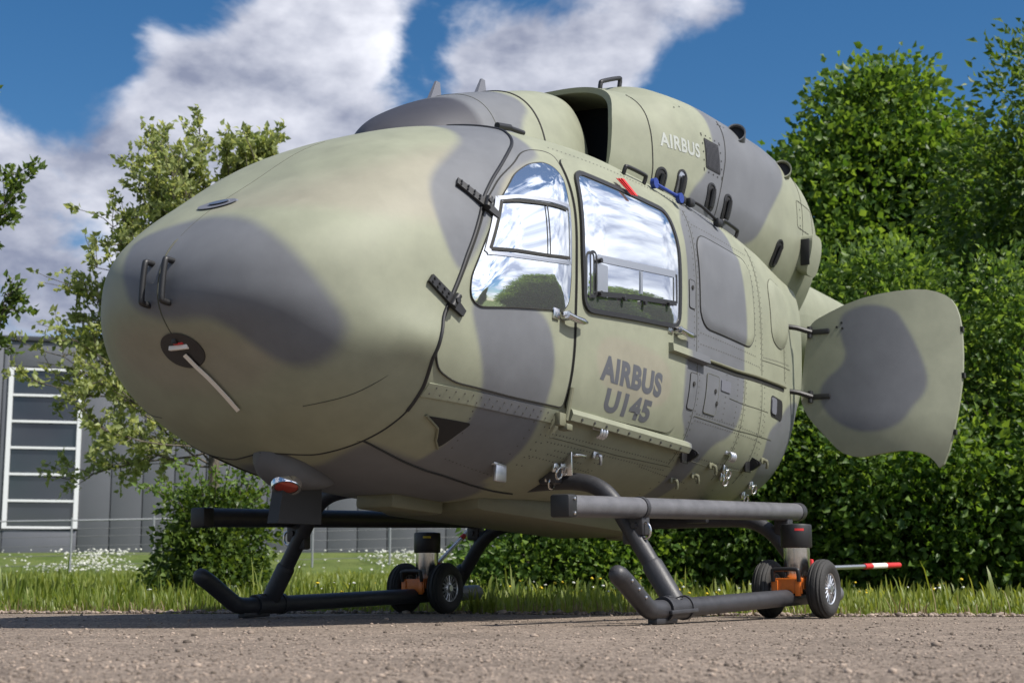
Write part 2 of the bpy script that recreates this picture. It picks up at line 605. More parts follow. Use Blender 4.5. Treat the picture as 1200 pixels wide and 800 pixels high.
def camo(P, zone='body'):
    P = np.asarray(P, float)
    x, y, z = P[:, 0], P[:, 1], P[:, 2]
    xs = np.where(y >= 0, x, x + 0.35)            # the far side carries the same pattern shifted
    XZ = np.c_[xs, z]
    YZ = np.c_[y, z]
    c = np.repeat(GREEN[None], len(P), 0)

    def blend(poly, Q, col, w, mask):
        nonlocal c
        if not mask.any():
            return
        k = np.zeros(len(P))
        k[mask] = sstep(sdist(Q[mask], poly), w)
        c = c * (1 - k[:, None]) + col * k[:, None]
    one = np.ones(len(P), bool)
    if zone == 'body':
        blend(P_TAN1, XZ, TAN, .05, x > 2)
        blend(P_TAN2, YZ, TAN, .05, x > 2.6)
        blend(chaikin(P_TAN3), XZ, TAN, .02, (x < 2) & (x > .5))
        blend(P_NOSE, YZ, GREY, .028, x > 2.75)
        blend(P_SHELL, XZ, GREY, .02, (x > 1.7))
        blend(P_DOOR, XZ, GREY, .018, (x > 1.5))
        blend(P_REAR, XZ, GREY, .014, (x < 1.3))
        blend(P_TAIL, XZ, GREY, .014, x < 0.3)
        blend(P_BELLY, np.c_[x, y], GREY, .03, z < .78)
    elif zone == 'cowl':
        blend(P_COWL, XZ, GREY, .016, one)
        blend(P_FAIR, XZ, GREY, .02, one)
        blend(np.array([(1.88, 2.0), (1.93, 2.9), (2.7, 2.9), (2.7, 2.0)]), XZ, NAVY, .03, one)
    elif zone == 'grey':
        c = np.repeat(GREY[None] * .8, len(P), 0)  # chin fairing: camouflage grey, darkened further to stand for shade under the nose
    elif zone == 'clam':
        blend(P_CLAM, YZ, GREY, .016, one)
    return c


def paint(me, zone='body'):
    V = np.empty(len(me.vertices) * 3, np.float32)
    me.vertices.foreach_get('co', V)
    c = camo(V.reshape(-1, 3), zone)
    a = me.attributes.new('camo', 'FLOAT_COLOR', 'POINT')
    a.data.foreach_set('color', np.c_[c, np.ones(len(c))].astype(np.float32).ravel())


def grid_obj(name, P, m, parent, wrap=False, zone=None, flip=False):
    n, k, _ = P.shape
    ii, jj = np.meshgrid(np.arange(n - 1), np.arange(k if wrap else k - 1), indexing='ij')
    j2 = (jj + 1) % k
    Fq = np.stack([ii * k + jj, (ii + 1) * k + jj, (ii + 1) * k + j2, ii * k + j2], -1).reshape(-1, 4)
    if flip:
        Fq = Fq[:, ::-1]
    me = fast_mesh(P.reshape(-1, 3), Fq)
    if zone:
        paint(me, zone)
    return link(name, me, m, parent)


# ---- around-section parameter: psi in [0,4): 0 side left, 1 top, 2 side right, 3 bottom
def around(x, psi):
    psi = np.asarray(psi, float)
    k = np.floor(psi).astype(int) % 4
    fpart = psi - np.floor(psi)
    y = np.zeros_like(psi)
    z = np.zeros_like(psi)
    for kk, (q, sgn, rev) in enumerate(((0, 1, False), (0, -1, True), (1, -1, False), (1, 1, True))):
        mk = k == kk
        tau = 1 - fpart[mk] if rev else fpart[mk]
        yy, zz = section(x[mk], q, tau)
        y[mk] = sgn * yy
        z[mk] = zz
    return y, z


# shell rear edge: (x, z) down the side, and under the chin
EDGE = [(2.28, 9), (2.16, 2.235), (2.0, 2.18), (2.05, 2.12), (2.096, 2.066), (2.22, 1.962), (2.41, 1.794), (2.506, 1.689), (2.675, 1.39), (2.761, 1.21), (2.812, 1.113),
        (2.838, 1.016), (2.838, .939), (2.82, .90), (2.80, .842), (2.79, .74), (2.80, .675)]


def edge_by_psi():
    """x of the shell edge for psi 0..2 (left side only: top quadrant 0..1, lower quadrant 0..-1)"""
    pu, pl = [], []
    for x, z in EDGE[1:]:
        q = 0 if z >= float(prof(PM, x)) else 1
        tt = np.linspace(0, 1, 400)
        _, zz = section(np.full(400, x), q, tt)
        k = int(np.argmin(abs(zz - z)))
        (pu if q == 0 else pl).append((tt[k], x))
    pu.append((1.0, 2.30))
    pl += [(0.80, 2.84), (0.9, 2.885), (1.0, 2.92)]
    pu.sort()
    pl.sort()
    x0 = (pu[0][1] + pl[0][1]) / 2
    U = np.array([(0, x0)] + pu)
    Lw = np.array([(0, x0)] + pl)
    return U, Lw


EU, EL = edge_by_psi()


def edge_x(psi):
    psi = np.mod(psi, 4)
    a = np.where(psi <= 2, np.where(psi <= 1, psi, 2 - psi), np.where(psi <= 3, psi - 2, 4 - psi))
    up = psi <= 2
    return np.where(up, np.interp(a, EU[:, 0], EU[:, 1]), np.interp(a, EL[:, 0], EL[:, 1]))


NPSI = 480
PSI = np.linspace(0, 4, NPSI, endpoint=False)
ker = np.ones(5) / 5
EX = edge_x(PSI)
EX = np.convolve(np.r_[EX[-2:], EX, EX[:2]], ker, 'valid')


def surf_grid(x0, x1, nu, tip=False):
    u = np.linspace(0, 1, nu)
    if tip:
        s0, s1 = np.zeros(NPSI), np.sqrt(XS[0] - x1)
        s = s0[None] + u[:, None] * (s1 - s0)[None]
        X = XS[0] - s ** 2
    else:
        X = x0[None] + u[:, None] * (x1 - x0)[None]
    Y = np.zeros_like(X)
    Z = np.zeros_like(X)
    for i in range(nu):
        Y[i], Z[i] = around(X[i], PSI)
    return np.stack([X, Y, Z], -1)


def offset_grid(P, d):
    du = np.gradient(P, axis=0)
    dv = (np.roll(P, -1, 1) - np.roll(P, 1, 1))
    nn = np.cross(du, dv)
    ln = np.linalg.norm(nn, axis=2, keepdims=True)
    nn = np.where(ln > 1e-12, nn / (ln + 1e-15), np.array([1.0, 0, 0]))
    cen = np.array([0, 0, 1.3])
    sg = np.sign(((P - cen) * nn * np.array([0.0 if False else 1, 1, 1])).sum(-1, keepdims=True))
    nn = nn * np.where(sg == 0, 1, sg)
    return P + nn * d


P_body = surf_grid(EX + .03, np.full(NPSI, -1.30), 300)
fuse = grid_obj('fuselage', P_body, M_PAINT, heli, wrap=True, zone='body', flip=True)
P_sh = offset_grid(surf_grid(None, EX, 190, tip=True), 0.007)
cheek = .038 * np.exp(-((P_sh[..., 0] - 2.90) / .20) ** 2 - ((P_sh[..., 2] - 1.00) / .10) ** 2)
P_sh[..., 1] += cheek * np.sign(P_sh[..., 1])
P_sh[0] = P_sh[0].mean(0)
# turn the rear rim of the shell down onto the body
rim = surf_grid(EX - .0005, EX - .001, 2)[:1]
shell = grid_obj('nose_shell', np.concatenate([P_sh, rim], 0), M_PAINT, heli, wrap=True, zone='body', flip=True)
# black seal that runs along the rear edge, down to the sill
k0, k1 = int(NPSI * (-.40 % 4) / 4), int(NPSI * .93 / 4)
idx = [(k0 + i) % NPSI for i in range((k1 - k0) % NPSI + 1)]
seal = P_sh[-1][idx]
o = MB().tube(seal, .0085, 8).build('shell_seal', M_BLACK, shell)
idr = [(NPSI * 2 // 4 - i) % NPSI for i in idx]
MB().tube(P_sh[-1][idr], .0085, 8).build('shell_seal', M_BLACK, shell)
# chin seam (bottom rim of the shell) and the dark cap over the open rear
idx = [i for i in range(NPSI) if 2.28 < PSI[i] < 3.64]
MB().tube(P_sh[-1][idx], .004, 6).build('chin_seam', M_GAP, shell)
rear_ring = P_body[-1]
me = pydata(list(rear_ring) + [rear_ring.mean(0)], [(i, (i + 1) % NPSI, NPSI) for i in range(NPSI)])
link('dark_rear_cap', me, M_DARK, fuse)  # near-black sheet stands for the shaded cabin interior


# ---- things laid on the side surface ----------------------------------------
def snormal(x, z, fn=None):
    fn = fn or ys
    e = 2e-3
    dx = (fn(x + e, z) - fn(x - e, z)) / (2 * e)
    dz = (fn(x, z + e) - fn(x, z - e)) / (2 * e)
    nn = np.stack([-dx, np.ones_like(dx), -dz], -1)
    return nn / np.linalg.norm(nn, axis=-1, keepdims=True)


def on_side(XZ, off=0.0, side=1, fn=None):
    fn = fn or ys
    XZ = np.asarray(XZ, float)
    x, z = XZ[..., 0], XZ[..., 1]
    P = np.stack([x, fn(x, z), z], -1) + snormal(x, z, fn) * np.asarray(off)[..., None]
    P[..., 1] *= side
    return P


def resample(poly, step, closed=True):
    P = np.asarray(poly, float)
    Q = np.vstack([P, P[:1]]) if closed else P
    out = []
    for a, b in zip(Q[:-1], Q[1:]):
        k = max(1, int(math.ceil(np.linalg.norm(b - a) / step)))
        for t in range(k):
            out.append(a + (b - a) * t / k)
    if not closed:
        out.append(Q[-1])
    return np.array(out)


def patch(name, poly, off, thick, m, parent, res=.03, bulge=0.0, side=1, zone=None, fn=None, bw=.12):
    B = resample(poly, res)
    nb = len(B)
    lo, hi = B.min(0), B.max(0)
    gx, gz = np.meshgrid(np.arange(lo[0], hi[0], res), np.arange(lo[1], hi[1], res))
    G = np.c_[gx.ravel(), gz.ravel()]
    if len(G):
        G = G[(sdist(G, B) < -res * .45)]
    pts = np.vstack([B, G]) if len(G) else B
    r = delaunay_2d_cdt([Vector(p) for p in pts], [(i, (i + 1) % nb) for i in range(nb)], [], 1, 1e-5)
    V2 = np.array([v[:] for v in r[0]])
    d = np.clip(-sdist(V2, B) / bw, 0, 1) if bulge else np.zeros(len(V2))
    P = on_side(V2, off + bulge * (1 - (1 - d) ** 2), side, fn)
    Fc = [tuple(f) for f in r[2]]
    Pi = on_side(B, off - thick, side, fn)
    Bo = on_side(B, off, side, fn)
    n0 = len(P)
    V = np.vstack([P, Bo, Pi])
    for i in range(nb):
        j = (i + 1) % nb
        Fc.append((n0 + i, n0 + j, n0 + nb + j, n0 + nb + i))
    me = pydata(V, Fc)
    if zone:
        paint(me, zone)
    o = link(name, me, m, parent, False)
    bm = bmesh.new()
    bm.from_mesh(me)
    for f in bm.faces:
        n_ = f.normal
        f.smooth = len(f.verts) == 3
        if len(f.verts) == 3 and n_.y * side < 0:
            f.normal_flip()
    bm.to_mesh(me)
    bm.free()
    return o


def line_on(name, pts, r, off, m, parent, side=1, fn=None, closed=False, step=.03, seg=6):
    Q = resample(pts, step, closed)
    return MB().tube(on_side(Q, off, side, fn), r, seg, closed=closed).build(name, m, parent)


def strip_on(mb, pts, w, off, side=1, fn=None, closed=False, step=.03):
    """flat ribbon lying on the surface"""
    Q = resample(pts, step, closed)
    T = np.gradient(Q, axis=0)
    if closed:
        T = np.roll(Q, -1, 0) - np.roll(Q, 1, 0)
    T /= np.linalg.norm(T, axis=1)[:, None] + 1e-9
    Nn = np.c_[-T[:, 1], T[:, 0]]
    of = off if callable(off) else (lambda q: off)
    A = on_side(Q + Nn * w / 2, of(Q + Nn * w / 2), side, fn)
    Bq = on_side(Q - Nn * w / 2, of(Q - Nn * w / 2), side, fn)
    n = len(Q)
    V = np.vstack([A, Bq])
    Fc = [(i, (i + 1) % n, n + (i + 1) % n, n + i) for i in range(n if closed else n - 1)]
    mb.add(V, Fc)
    return mb


RIV = []


def rivets(p0, p1, step=.032, off=.001, fn=None, side=1):
    p0, p1 = np.array(p0, float), np.array(p1, float)
    k = max(1, int(np.linalg.norm(p1 - p0) / step))
    Q = p0 + (p1 - p0) * np.linspace(0, 1, k + 1)[:, None]
    RIV.append((on_side(Q, off, side, fn), snormal(Q[:, 0], Q[:, 1], fn) * np.array([1, side, 1])))


def build_rivets(name, parent, r=.0042, h=.0022, m=None):
    P = np.vstack([a for a, _ in RIV])
    Nn = np.vstack([b for _, b in RIV])
    RIV.clear()
    a = np.cross(Nn, np.array([0, 0, 1.0]) + 1e-3)
    a /= np.linalg.norm(a, axis=1)[:, None]
    b = np.cross(Nn, a)
    ang = np.linspace(0, 2 * np.pi, 6, endpoint=False)
    ring = P[:, None] + r * (np.cos(ang)[None, :, None] * a[:, None] + np.sin(ang)[None, :, None] * b[:, None])
    top = P + Nn * h
    V = np.concatenate([ring, top[:, None]], 1)
    n = len(P)
    base = (np.arange(n) * 7)[:, None, None]
    tri = np.array([[i, (i + 1) % 6, 6] for i in range(6)])[None]
    o = link(name, fast_mesh(V.reshape(-1, 3), (base + tri).reshape(-1, 3)), m or M_OLIVE, parent)
    o['kind'] = 'stuff'
    return o


# pilot door (left) -----------------------------------------------------------
PD = [(2.195, 1.935), (2.107, 2.012), (2.027, 2.052), (1.93, 2.072), (1.868, 2.066), (1.868, 1.80), (1.888, 1.55), (1.893, 1.30), (1.893, 1.10), (1.888, .93), (1.886, .872),
      (2.30, .868), (2.66, .872), (2.765, .905), (2.805, .96), (2.810, 1.04), (2.792, 1.12), (2.742, 1.22), (2.656, 1.39), (2.49, 1.68), (2.36, 1.815)]
PDr = round_poly(PD, .06, 4)
SD = [(1.852, 2.05), (1.852, 1.80), (1.872, 1.55), (1.877, 1.30), (1.877, 1.10), (1.872, .93), (1.866, .876), (1.3, .882), (.84, .892), (.775, .98), (.79, 1.2), (.782, 1.45), (.78, 1.7), (.785, 1.92), (.80, 2.035), (.95, 2.085), (1.4, 2.082), (1.75, 2.072)]
SDr = round_poly(SD, .07, 4)
PWIN = [(2.655, 1.215), (2.655, 1.30), (2.555, 1.475), (2.42, 1.685), (2.24, 1.865), (2.115, 1.945), (2.00, 1.985), (1.935, 1.975), (1.905, 1.93), (1.912, 1.829), (1.93, 1.639), (1.938, 1.436), (1.955, 1.325), (2.0, 1.29), (2.37, 1.232), (2.6, 1.19)]
PWINr = chaikin(round_poly(PWIN, .04, 3), 1)
SWIN = round_poly([(1.79, 2.0), (1.40, 2.005), (.95, 2.01), (.885, 1.85), (.89, 1.6), (.90, 1.415), (1.35, 1.375), (1.825, 1.325), (1.842, 1.60), (1.82, 1.83)], .075, 6)


def ring_frame(name, poly, w, off, h, m, parent, side=1, fn=None):
    """raised frame following a closed outline"""
    Q = resample(poly, .03)
    T = np.roll(Q, -1, 0) - np.roll(Q, 1, 0)
    T /= np.linalg.norm(T, axis=1)[:, None] + 1e-9
    Nn = np.c_[-T[:, 1], T[:, 0]]
    secs = [(-w / 2, off - .004), (-w / 2, off + h), (w / 2, off + h), (w / 2, off - .004)]
    n = len(Q)
    V = np.vstack([on_side(Q + Nn * a, b, side, fn) for a, b in secs])
    Fc = []
    for k in range(3):
        for i in range(n):
            j = (i + 1) % n
            Fc.append((k * n + i, k * n + j, (k + 1) * n + j, (k + 1) * n + i))
    return MB().add(V, Fc).build(name, m, parent)


def door_handle(x, z, parent, side=1):
    mb = MB()
    p = on_side([(x, z)], .006, side)[0]
    mb.box(p + np.array([.07, .004 * side, 0]), (.05, .012, .05), bev=.004)
    a = on_side([(x + .01, z)], .01, side)[0]
    b = on_side([(x + .01, z)], .045, side)[0]
    c = on_side([(x - .05, z - .008)], .048, side)[0]
    d = on_side([(x - .14, z - .004)], .042, side)[0]
    mb.tube([a, b], .022, 14)
    mb.tube(smooth_path([b + np.array([.02, 0, 0]), c, d], 5), [.016] * 9 + [.012, .009], 12)
    return mb.build('door_handle', M_STEEL, parent)


def hinge(parent, x, z, side=1, ang=math.pi + .57):
    """black riveted hinge strap bridging the shell and the door"""
    mb = MB()
    c = np.array((math.cos(ang), math.sin(ang)))
    n2 = np.array((-c[1], c[0]))
    ctr = np.array((x, z))
    for s0, s1, w0, w1 in ((-.10, .035, .036, .042), (.035, .115, .05, .03)):
        q = np.array([ctr - c * 0 + c * (s0) + n2 * w0 / 2, ctr + c * s1 + n2 * w1 / 2, ctr + c * s1 - n2 * w1 / 2, ctr + c * s0 - n2 * w0 / 2])
        A = on_side(q, .010, side)
        Bq = on_side(q, .026, side)
        mb.add(np.vstack([A, Bq]), [(0, 1, 2, 3), (4, 5, 6, 7), (0, 1, 5, 4), (1, 2, 6, 5), (2, 3, 7, 6), (3, 0, 4, 7)])
    p = on_side([ctr + c * .04 + n2 * .03, ctr + c * .04 - n2 * .03], .034, side)
    mb.tube(p, .016, 10)
    q2 = on_side([ctr + c * .04, ctr + c * .04], np.array([.0, .055]), side)
    mb.tube(q2, .012, 10)
    for s in (-.085, -.055, -.025, .002):
        for t in (-.009, .009):
            r0 = on_side([ctr + c * s + n2 * t], .026, side)[0]
            mb.tube([r0, r0 + np.array([0, .004 * side, 0])], .0055, 8)
    return mb.build('hinge', M_BLACK, parent)


def make_doors(side):
    pd = patch('pilot_door', PDr, .007, .007, M_PAINT, heli, .014, side=side, zone='body')
    line_on('door_seal', PDr, .0045, .004, M_GAP, pd, side, closed=True)
    pane = patch('window_pane', PWINr, .014, .012, M_GLASS, pd, .02, bulge=.015, side=side, bw=.16)
    ring_frame('window_frame', PWINr, .009, .010, .004, M_GAP, pd, side)
    # sliding ventilation pane with bright frame on the window
    fr = [(2.425, 1.70), (2.30, 1.735), (2.08, 1.77), (1.922, 1.785)]
    lo = [(2.56, 1.425), (2.37, 1.45), (2.12, 1.485), (1.948, 1.512)]
    pane_off = lambda q, e: .014 + .015 * (1 - (1 - np.clip(-sdist(q, PWINr) / .16, 0, 1)) ** 2) + e
    sf = MB()
    for ln, wd in ((fr, .017), (lo, .016), ([fr[0], lo[0]], .030), ([fr[-1], lo[-1]], .014)):
        strip_on(sf, ln, wd, lambda q: pane_off(q, .005), side, step=.02)
    sf.build('sliding_pane_frame', M_ALU, pd)
    g = MB()
    strip_on(g, [(2.405, 1.69), (2.30, 1.713), (2.08, 1.748), (1.94, 1.762)], .012, lambda q: pane_off(q, .007), side, step=.02)
    strip_on(g, [(2.535, 1.447), (2.37, 1.472), (2.12, 1.506), (1.96, 1.533)], .014, lambda q: pane_off(q, .007), side, step=.02)
    strip_on(g, [(2.41, 1.69), (2.54, 1.447)], .014, lambda q: pane_off(q, .007), side, step=.02)
    strip_on(g, [(2.115, 1.745), (2.135, 1.506)], .010, lambda q: pane_off(q, .007), side, step=.02)
    g.build('sliding_pane_seal', M_GAP, pd)
    door_handle(1.985, 1.262, pd, side)
    hinge(pd, 2.550, 1.670, side)
    hinge(pd, 2.800, 1.200, side)

    sd = patch('sliding_door', SDr, .010, .010, M_PAINT, heli, .015, side=side, zone='body')
    line_on('door_seal', SDr, .0042, .005, M_GAP, sd, side, closed=True)
    patch('window_pane', SWIN, .018, .012, M_GLASS, sd, .022, bulge=.009, side=side, bw=.2)
    ring_frame('window_seal', SWIN, .022, .014, .010, M_BLACK, sd, side)
    ip = [(1.735, 1.585), (1.36, 1.628), (.955, 1.675), (.955, 1.525), (1.36, 1.475), (1.735, 1.415)]
    sp = MB()
    strip_on(sp, ip[:3], .034, .0315, side, step=.02)
    strip_on(sp, [ip[0] + np.array([-.045, -.02]), ip[5] + np.array([-.045, .0])], .095, .0312, side, step=.02)
    strip_on(sp, [(1.32, 1.612), (1.32, 1.50)], .022, .0313, side, step=.02)
    sp.build('sliding_pane_frame', M_ALU, sd)
    g = MB()
    strip_on(g, [ip[5], ip[4], ip[3]], .024, .0318, side, step=.02)
    strip_on(g, [ip[2], ip[3]], .02, .0318, side, step=.02)
    strip_on(g, round_poly([(1.80, 1.60), (1.745, 1.61), (1.745, 1.40), (1.80, 1.39)], .03, 4), .014, .0319, side, closed=True, step=.02)
    g.build('sliding_pane_seal', M_BLACK, sd)
    for q in ((1.72, 1.575), (1.72, 1.42), (1.30, 1.46), (1.05, 1.505), (1.5, 1.44)):
        p = on_side([q], .032, side)[0]
        MB().tube([p, p + np.array([0, .014 * side, 0])], .012, 10).build('pane_latch', M_BLACK, sd)
    door_handle(.915, 1.392, sd, side)
    # trim under the doors
    st = [(2.80, .805), (2.80, .86), (1.90, .86), (1.90, .80), (2.3, .795)]
    patch('door_sill_strip', [(2.78, .80), (2.775, .852), (1.90, .857), (1.90, .803)], .006, .006, M_PAINT, fuse, .03, side=side, zone='body')
    if side == 1:
        for i in range(2):
            rivets((2.75 - .02 * i, .815 + .024 * i), (1.92, .817 + .024 * i), .052, .0065)
    # slide rail below the sliding door
    rl = MB()
    Q = np.array([(x, .855) for x in np.linspace(1.84, .60, 40)])
    secs = [(.024, .004), (.024, .030), (.010, .044), (-.016, .044), (-.024, .030), (-.024, .002)]
    V = np.vstack([on_side(Q + np.array([0, a]), b, side) for a, b in secs])
    n = len(Q)
    Fc = [(k * n + i, k * n + i + 1, (k + 1) * n + i + 1, (k + 1) * n + i) for k in range(5) for i in range(n - 1)]
    Fc += [tuple(k * n for k in range(6)), tuple(k * n + n - 1 for k in range(6))]
    rl.add(V, Fc)
    ro = rl.build('slide_rail', M_OLIVE, fuse)
    me = ro.data
    me.materials.clear()
    me.materials.append(M_PAINT)
    paint(me)
    for x in np.linspace(1.75, .72, 10):
        p = on_side([(x, .852)], .0445, side)[0]
        MB().tube([p, p + np.array([0, .002 * side, 0])], .008, 8).build('rail_hole', M_GAP, ro)
    # mid rail with its forward fairing
    up = MB()
    Q = np.array([(x, 1.296) for x in np.linspace(1.0, .585, 14)])
    secs = [(.026, .006), (.020, .036), (-.016, .040), (-.026, .006)]
    V = np.vstack([on_side(Q + np.array([0, a]), b, side) for a, b in secs])
    n = len(Q)
    Fc = [(k * n + i, k * n + i + 1, (k + 1) * n + i + 1, (k + 1) * n + i) for k in range(3) for i in range(n - 1)]
    Fc += [tuple(k * n for k in range(4)), tuple(k * n + n - 1 for k in range(4))]
    uo = up.add(V, Fc).build('rail_fairing', M_PAINT, fuse)
    paint(uo.data)
    g = MB()
    strip_on(g, [(.585, 1.288), (.2, 1.292), (-.3, 1.318), (-.70, 1.345)], .022, .003, side)
    g.build('rail_slot', M_GAP, fuse)
    line_on('mid_rail', [(.585, 1.306), (.2, 1.310), (-.3, 1.336), (-.72, 1.362)], .008, .008, M_OLIVE, fuse, side)
    return pd, sd


pdoor, sdoor = make_doors(1)
make_doors(-1)


# lettering --------------------------------------------------------------------
def text_outline(s, bold):
    cu = bpy.data.curves.new('t', 'FONT')
    cu.body = s
    cu.size = 1
    cu.offset = bold
    cu.resolution_u = 6
    cu.space_character = 1.08
    ob = bpy.data.objects.new('t', cu)
    COL.objects.link(ob)
    dg = bpy.context.evaluated_depsgraph_get()
    me = bpy.data.meshes.new_from_object(ob.evaluated_get(dg))
    bpy.data.objects.remove(ob)
    bpy.data.curves.remove(cu)
    bm = bmesh.new()
    bm.from_mesh(me)
    bmesh.ops.triangulate(bm, faces=bm.faces)
    for _ in range(2):
        ed = [e for e in bm.edges if e.calc_length() > .16]
        bmesh.ops.subdivide_edges(bm, edges=ed, cuts=1)
        bmesh.ops.triangulate(bm, faces=bm.faces)
    bm.to_mesh(me)
    bm.free()
    return me


def lettering(s, x0, x1, z0, z1, off, m, parent, fn=None, bold=.05, slope=0.0):
    me = text_outline(s, bold)
    V = np.array([v.co[:2] for v in me.vertices])
    lo, hi = V.min(0), V.max(0)
    U = (V - lo) / (hi - lo)
    x = x0 + (x1 - x0) * U[:, 0]
    z = z0 + (z1 - z0) * U[:, 1] + slope * U[:, 0]
    P = on_side(np.c_[x, z], off, 1, fn)
    me.vertices.foreach_set('co', P.astype(np.float32).ravel())
    me.materials.clear()
    me.update()
    return link('lettering', me, m, parent, False)


lettering('AIRBUS', 1.645, 1.045, 1.035, 1.155, .0109, M_LETD, sdoor)
lettering('U145', 1.560, 1.105, .905, 1.012, .0109, M_LETD, sdoor)

# red remove-before-flight ribbon over the sliding door window
mb = MB()
for k in range(3):
    a = on_side([(1.41 - .014 * k, 2.055), (1.335 - .012 * k, 1.985)], np.array([.03 + .006 * k, .038 + .004 * k]), 1)
    d_ = (a[1] - a[0]) / np.linalg.norm(a[1] - a[0])
    w_ = np.array([1, 0, -.1]) * .014
    mb.add(np.array([a[0] - w_, a[0] + w_, a[1] + w_, a[1] - w_, a[0] - w_ + (0, .004, 0), a[0] + w_ + (0, .004, 0), a[1] + w_ + (0, .004, 0), a[1] - w_ + (0, .004, 0)]),
           [(0, 1, 2, 3), (4, 5, 6, 7), (0, 1, 5, 4), (1, 2, 6, 5), (2, 3, 7, 6), (3, 0, 4, 7)])
mb.build('warning_ribbon', M_RED, sdoor)

# fuselage side details ---------------------------------------------------------
for side in (1, -1):
    w1 = round_rect(-.085, .63, 1.475, 1.985, .11)
    rw = patch('cabin_window_blank', w1, .004, .004, M_PAINT, fuse, .016, bulge=.012, bw=.05, side=side, zone='body')
    line_on('blank_seam', w1, .0035, .003, M_GAP, rw, side, closed=True)
    w2 = round_poly([(-.42, 1.60), (-.43, 1.92), (-.55, 2.0), (-.80, 2.0), (-.86, 1.88), (-.84, 1.66), (-.62, 1.565)], .10, 5)
    rw2 = patch('cabin_window_blank', w2, .003, .003, M_PAINT, fuse, .03, bulge=.022, bw=.08, side=side, zone='body')
    line_on('blank_seam', w2, .0025, .002, M_LINE, rw2, side, closed=True)
    slot = round_rect(-.66, -.40, 1.150, 1.270, .035)
    so_ = patch('cargo_vent_opening', slot, .004, .004, M_DARK, fuse, .03, side=side)
    patch('vent_insert', round_rect(-.50, -.405, 1.165, 1.258, .02), .010, .006, M_GREYP, so_, .03, side=side)
    pa = round_rect(.40, .545, 1.035, 1.24, .012, 3)
    ap = patch('access_panel', pa, .004, .004, M_PAINT, fuse, .03, side=side, zone='body')
    line_on('panel_seam', pa, .0022, .003, M_LINE, ap, side, closed=True)
    pv = round_rect(.25, .37, 1.175, 1.235, .006, 2)
    patch('louvre_panel', pv, .005, .005, M_GREYP, fuse, .03, side=side)
    pb = round_rect(.655, .735, 1.03, 1.215, .015, 3)
    bp_ = patch('latch_panel', pb, .004, .004, M_PAINT, fuse, .03, side=side, zone='body')
    line_on('panel_seam', pb, .0022, .003, M_GAP, bp_, side, closed=True)
    pb2 = round_rect(.69, .755, 1.55, 1.70, .012, 3)
    bp2 = patch('latch_panel', pb2, .004, .004, M_PAINT, fuse, .03, side=side, zone='body')
    line_on('panel_seam', pb2, .0022, .003, M_GAP, bp2, side, closed=True)
    for q in ((.695, 1.16), (.722, 1.66), (.44, 1.16), (.41, 1.10)):
        p = on_side([q], .005, side)[0]
        MB().tube([p, p + np.array([0, .004 * side, 0])], .012, 10).build('panel_lock', M_GAP, fuse)
    # panel joints of the rear fuselage
    for pts in ([(.665, 2.1), (.67, 1.3)], [(.66, 1.27), (.64, .76)], [(.05, 1.28), (.05, .74)], [(-.20, 2.1), (-.22, 1.35)], [(-.22, 1.31), (-.25, .75)], [(-.72, 1.95), (-.73, 1.4)],
                [(.62, 1.005), (.1, 1.0), (-.5, 1.02)], [(.6, .80), (.1, .79), (-.4, .83)], [(-.23, 1.44), (-.9, 1.5)], [(1.86, .745), (1.2, .74), (.6, .75)], [(.25, 1.15), (.05, 1.145), (-.36, 1.16)]):
        line_on('skin_joint', pts, .0016, .0008, M_LINE, fuse, side)

rv = [((.69, 2.1), (.695, 1.36)), ((.645, 2.1), (.65, 1.36)), ((.67, 1.25), (.66, .78)), ((.63, 1.25), (.62, .78)), ((.07, 1.27), (.07, .76)), ((.03, 1.27), (.03, .76)),
      ((-.18, 2.08), (-.20, 1.38)), ((-.23, 2.05), (-.24, 1.38)), ((-.20, 1.29), (-.23, .78)), ((-.27, 1.29), (-.29, .8)), ((.62, 1.44), (-.1, 1.44)), ((.62, 2.03), (-.1, 2.03)), ((.62, 1.38), (-.18, 1.39)),
      ((.6, 1.02), (-.3, 1.02)), ((.6, .985), (-.3, .985)), ((.6, .815), (-.3, .82)), ((1.85, .76), (.64, .765)), ((1.85, .725), (.64, .73)), ((-.11, 1.97), (-.11, 1.5)),
      ((.30, 1.27), (.30, 1.03)), ((.15, 1.27), (.15, 1.03)), ((-.74, 1.95), (-.76, 1.4)), ((-.25, 1.46), (-.85, 1.52)), ((-.3, 1.13), (-.36, .8)), ((1.83, 2.125), (.7, 2.155)), ((.7, 2.15), (-.5, 2.15)),
      ((1.9, .78), (1.88, .62)), ((1.94, .78), (1.92, .62)), ((1.30, .72), (1.28, .60)), ((1.34, .72), (1.32, .60)), ((1.9, .66), (1.3, .65)), ((1.75, .70), (1.45, .70)), ((1.78, .68), (1.45, .675)),
      ((.55, .74), (.55, .62)), ((.9, .72), (.3, .70)), ((.2, .72), (.2, .64)), ((-.1, .74), (-.1, .66)),
      ((2.03, .79), (2.03, .62)), ((2.46, .78), (2.40, .64)), ((2.36, .60), (1.95, .565))]
for a, b in rv:
    rivets(a, b, .030)
build_rivets('rivets', fuse, .0046, .0026, mat('rivet_head', (.075, .073, .062), .6))

# NACA inlet on the chin
ni = patch('air_inlet', round_poly([(2.69, .735), (2.42, .735), (2.45, .69), (2.475, .635), (2.53, .66), (2.58, .70)], .012, 3), .004, .004, M_DARK, fuse, .02)
line_on('inlet_lip', [(2.69, .738), (2.58, .70), (2.53, .658), (2.475, .632)], .006, .005, M_OLIVE, ni)
# bright bracket under the chin
mb = MB()
p = on_side([(2.02, .60)], .012)[0]
mb.box(p + np.array([0, .012, -.02]), (.085, .02, .075), bev=.006)
mb.box(p + np.array([0, .0, .022]), (.10, .03, .014), bev=.004)
mb.build('step_bracket', M_ALU, fuse)


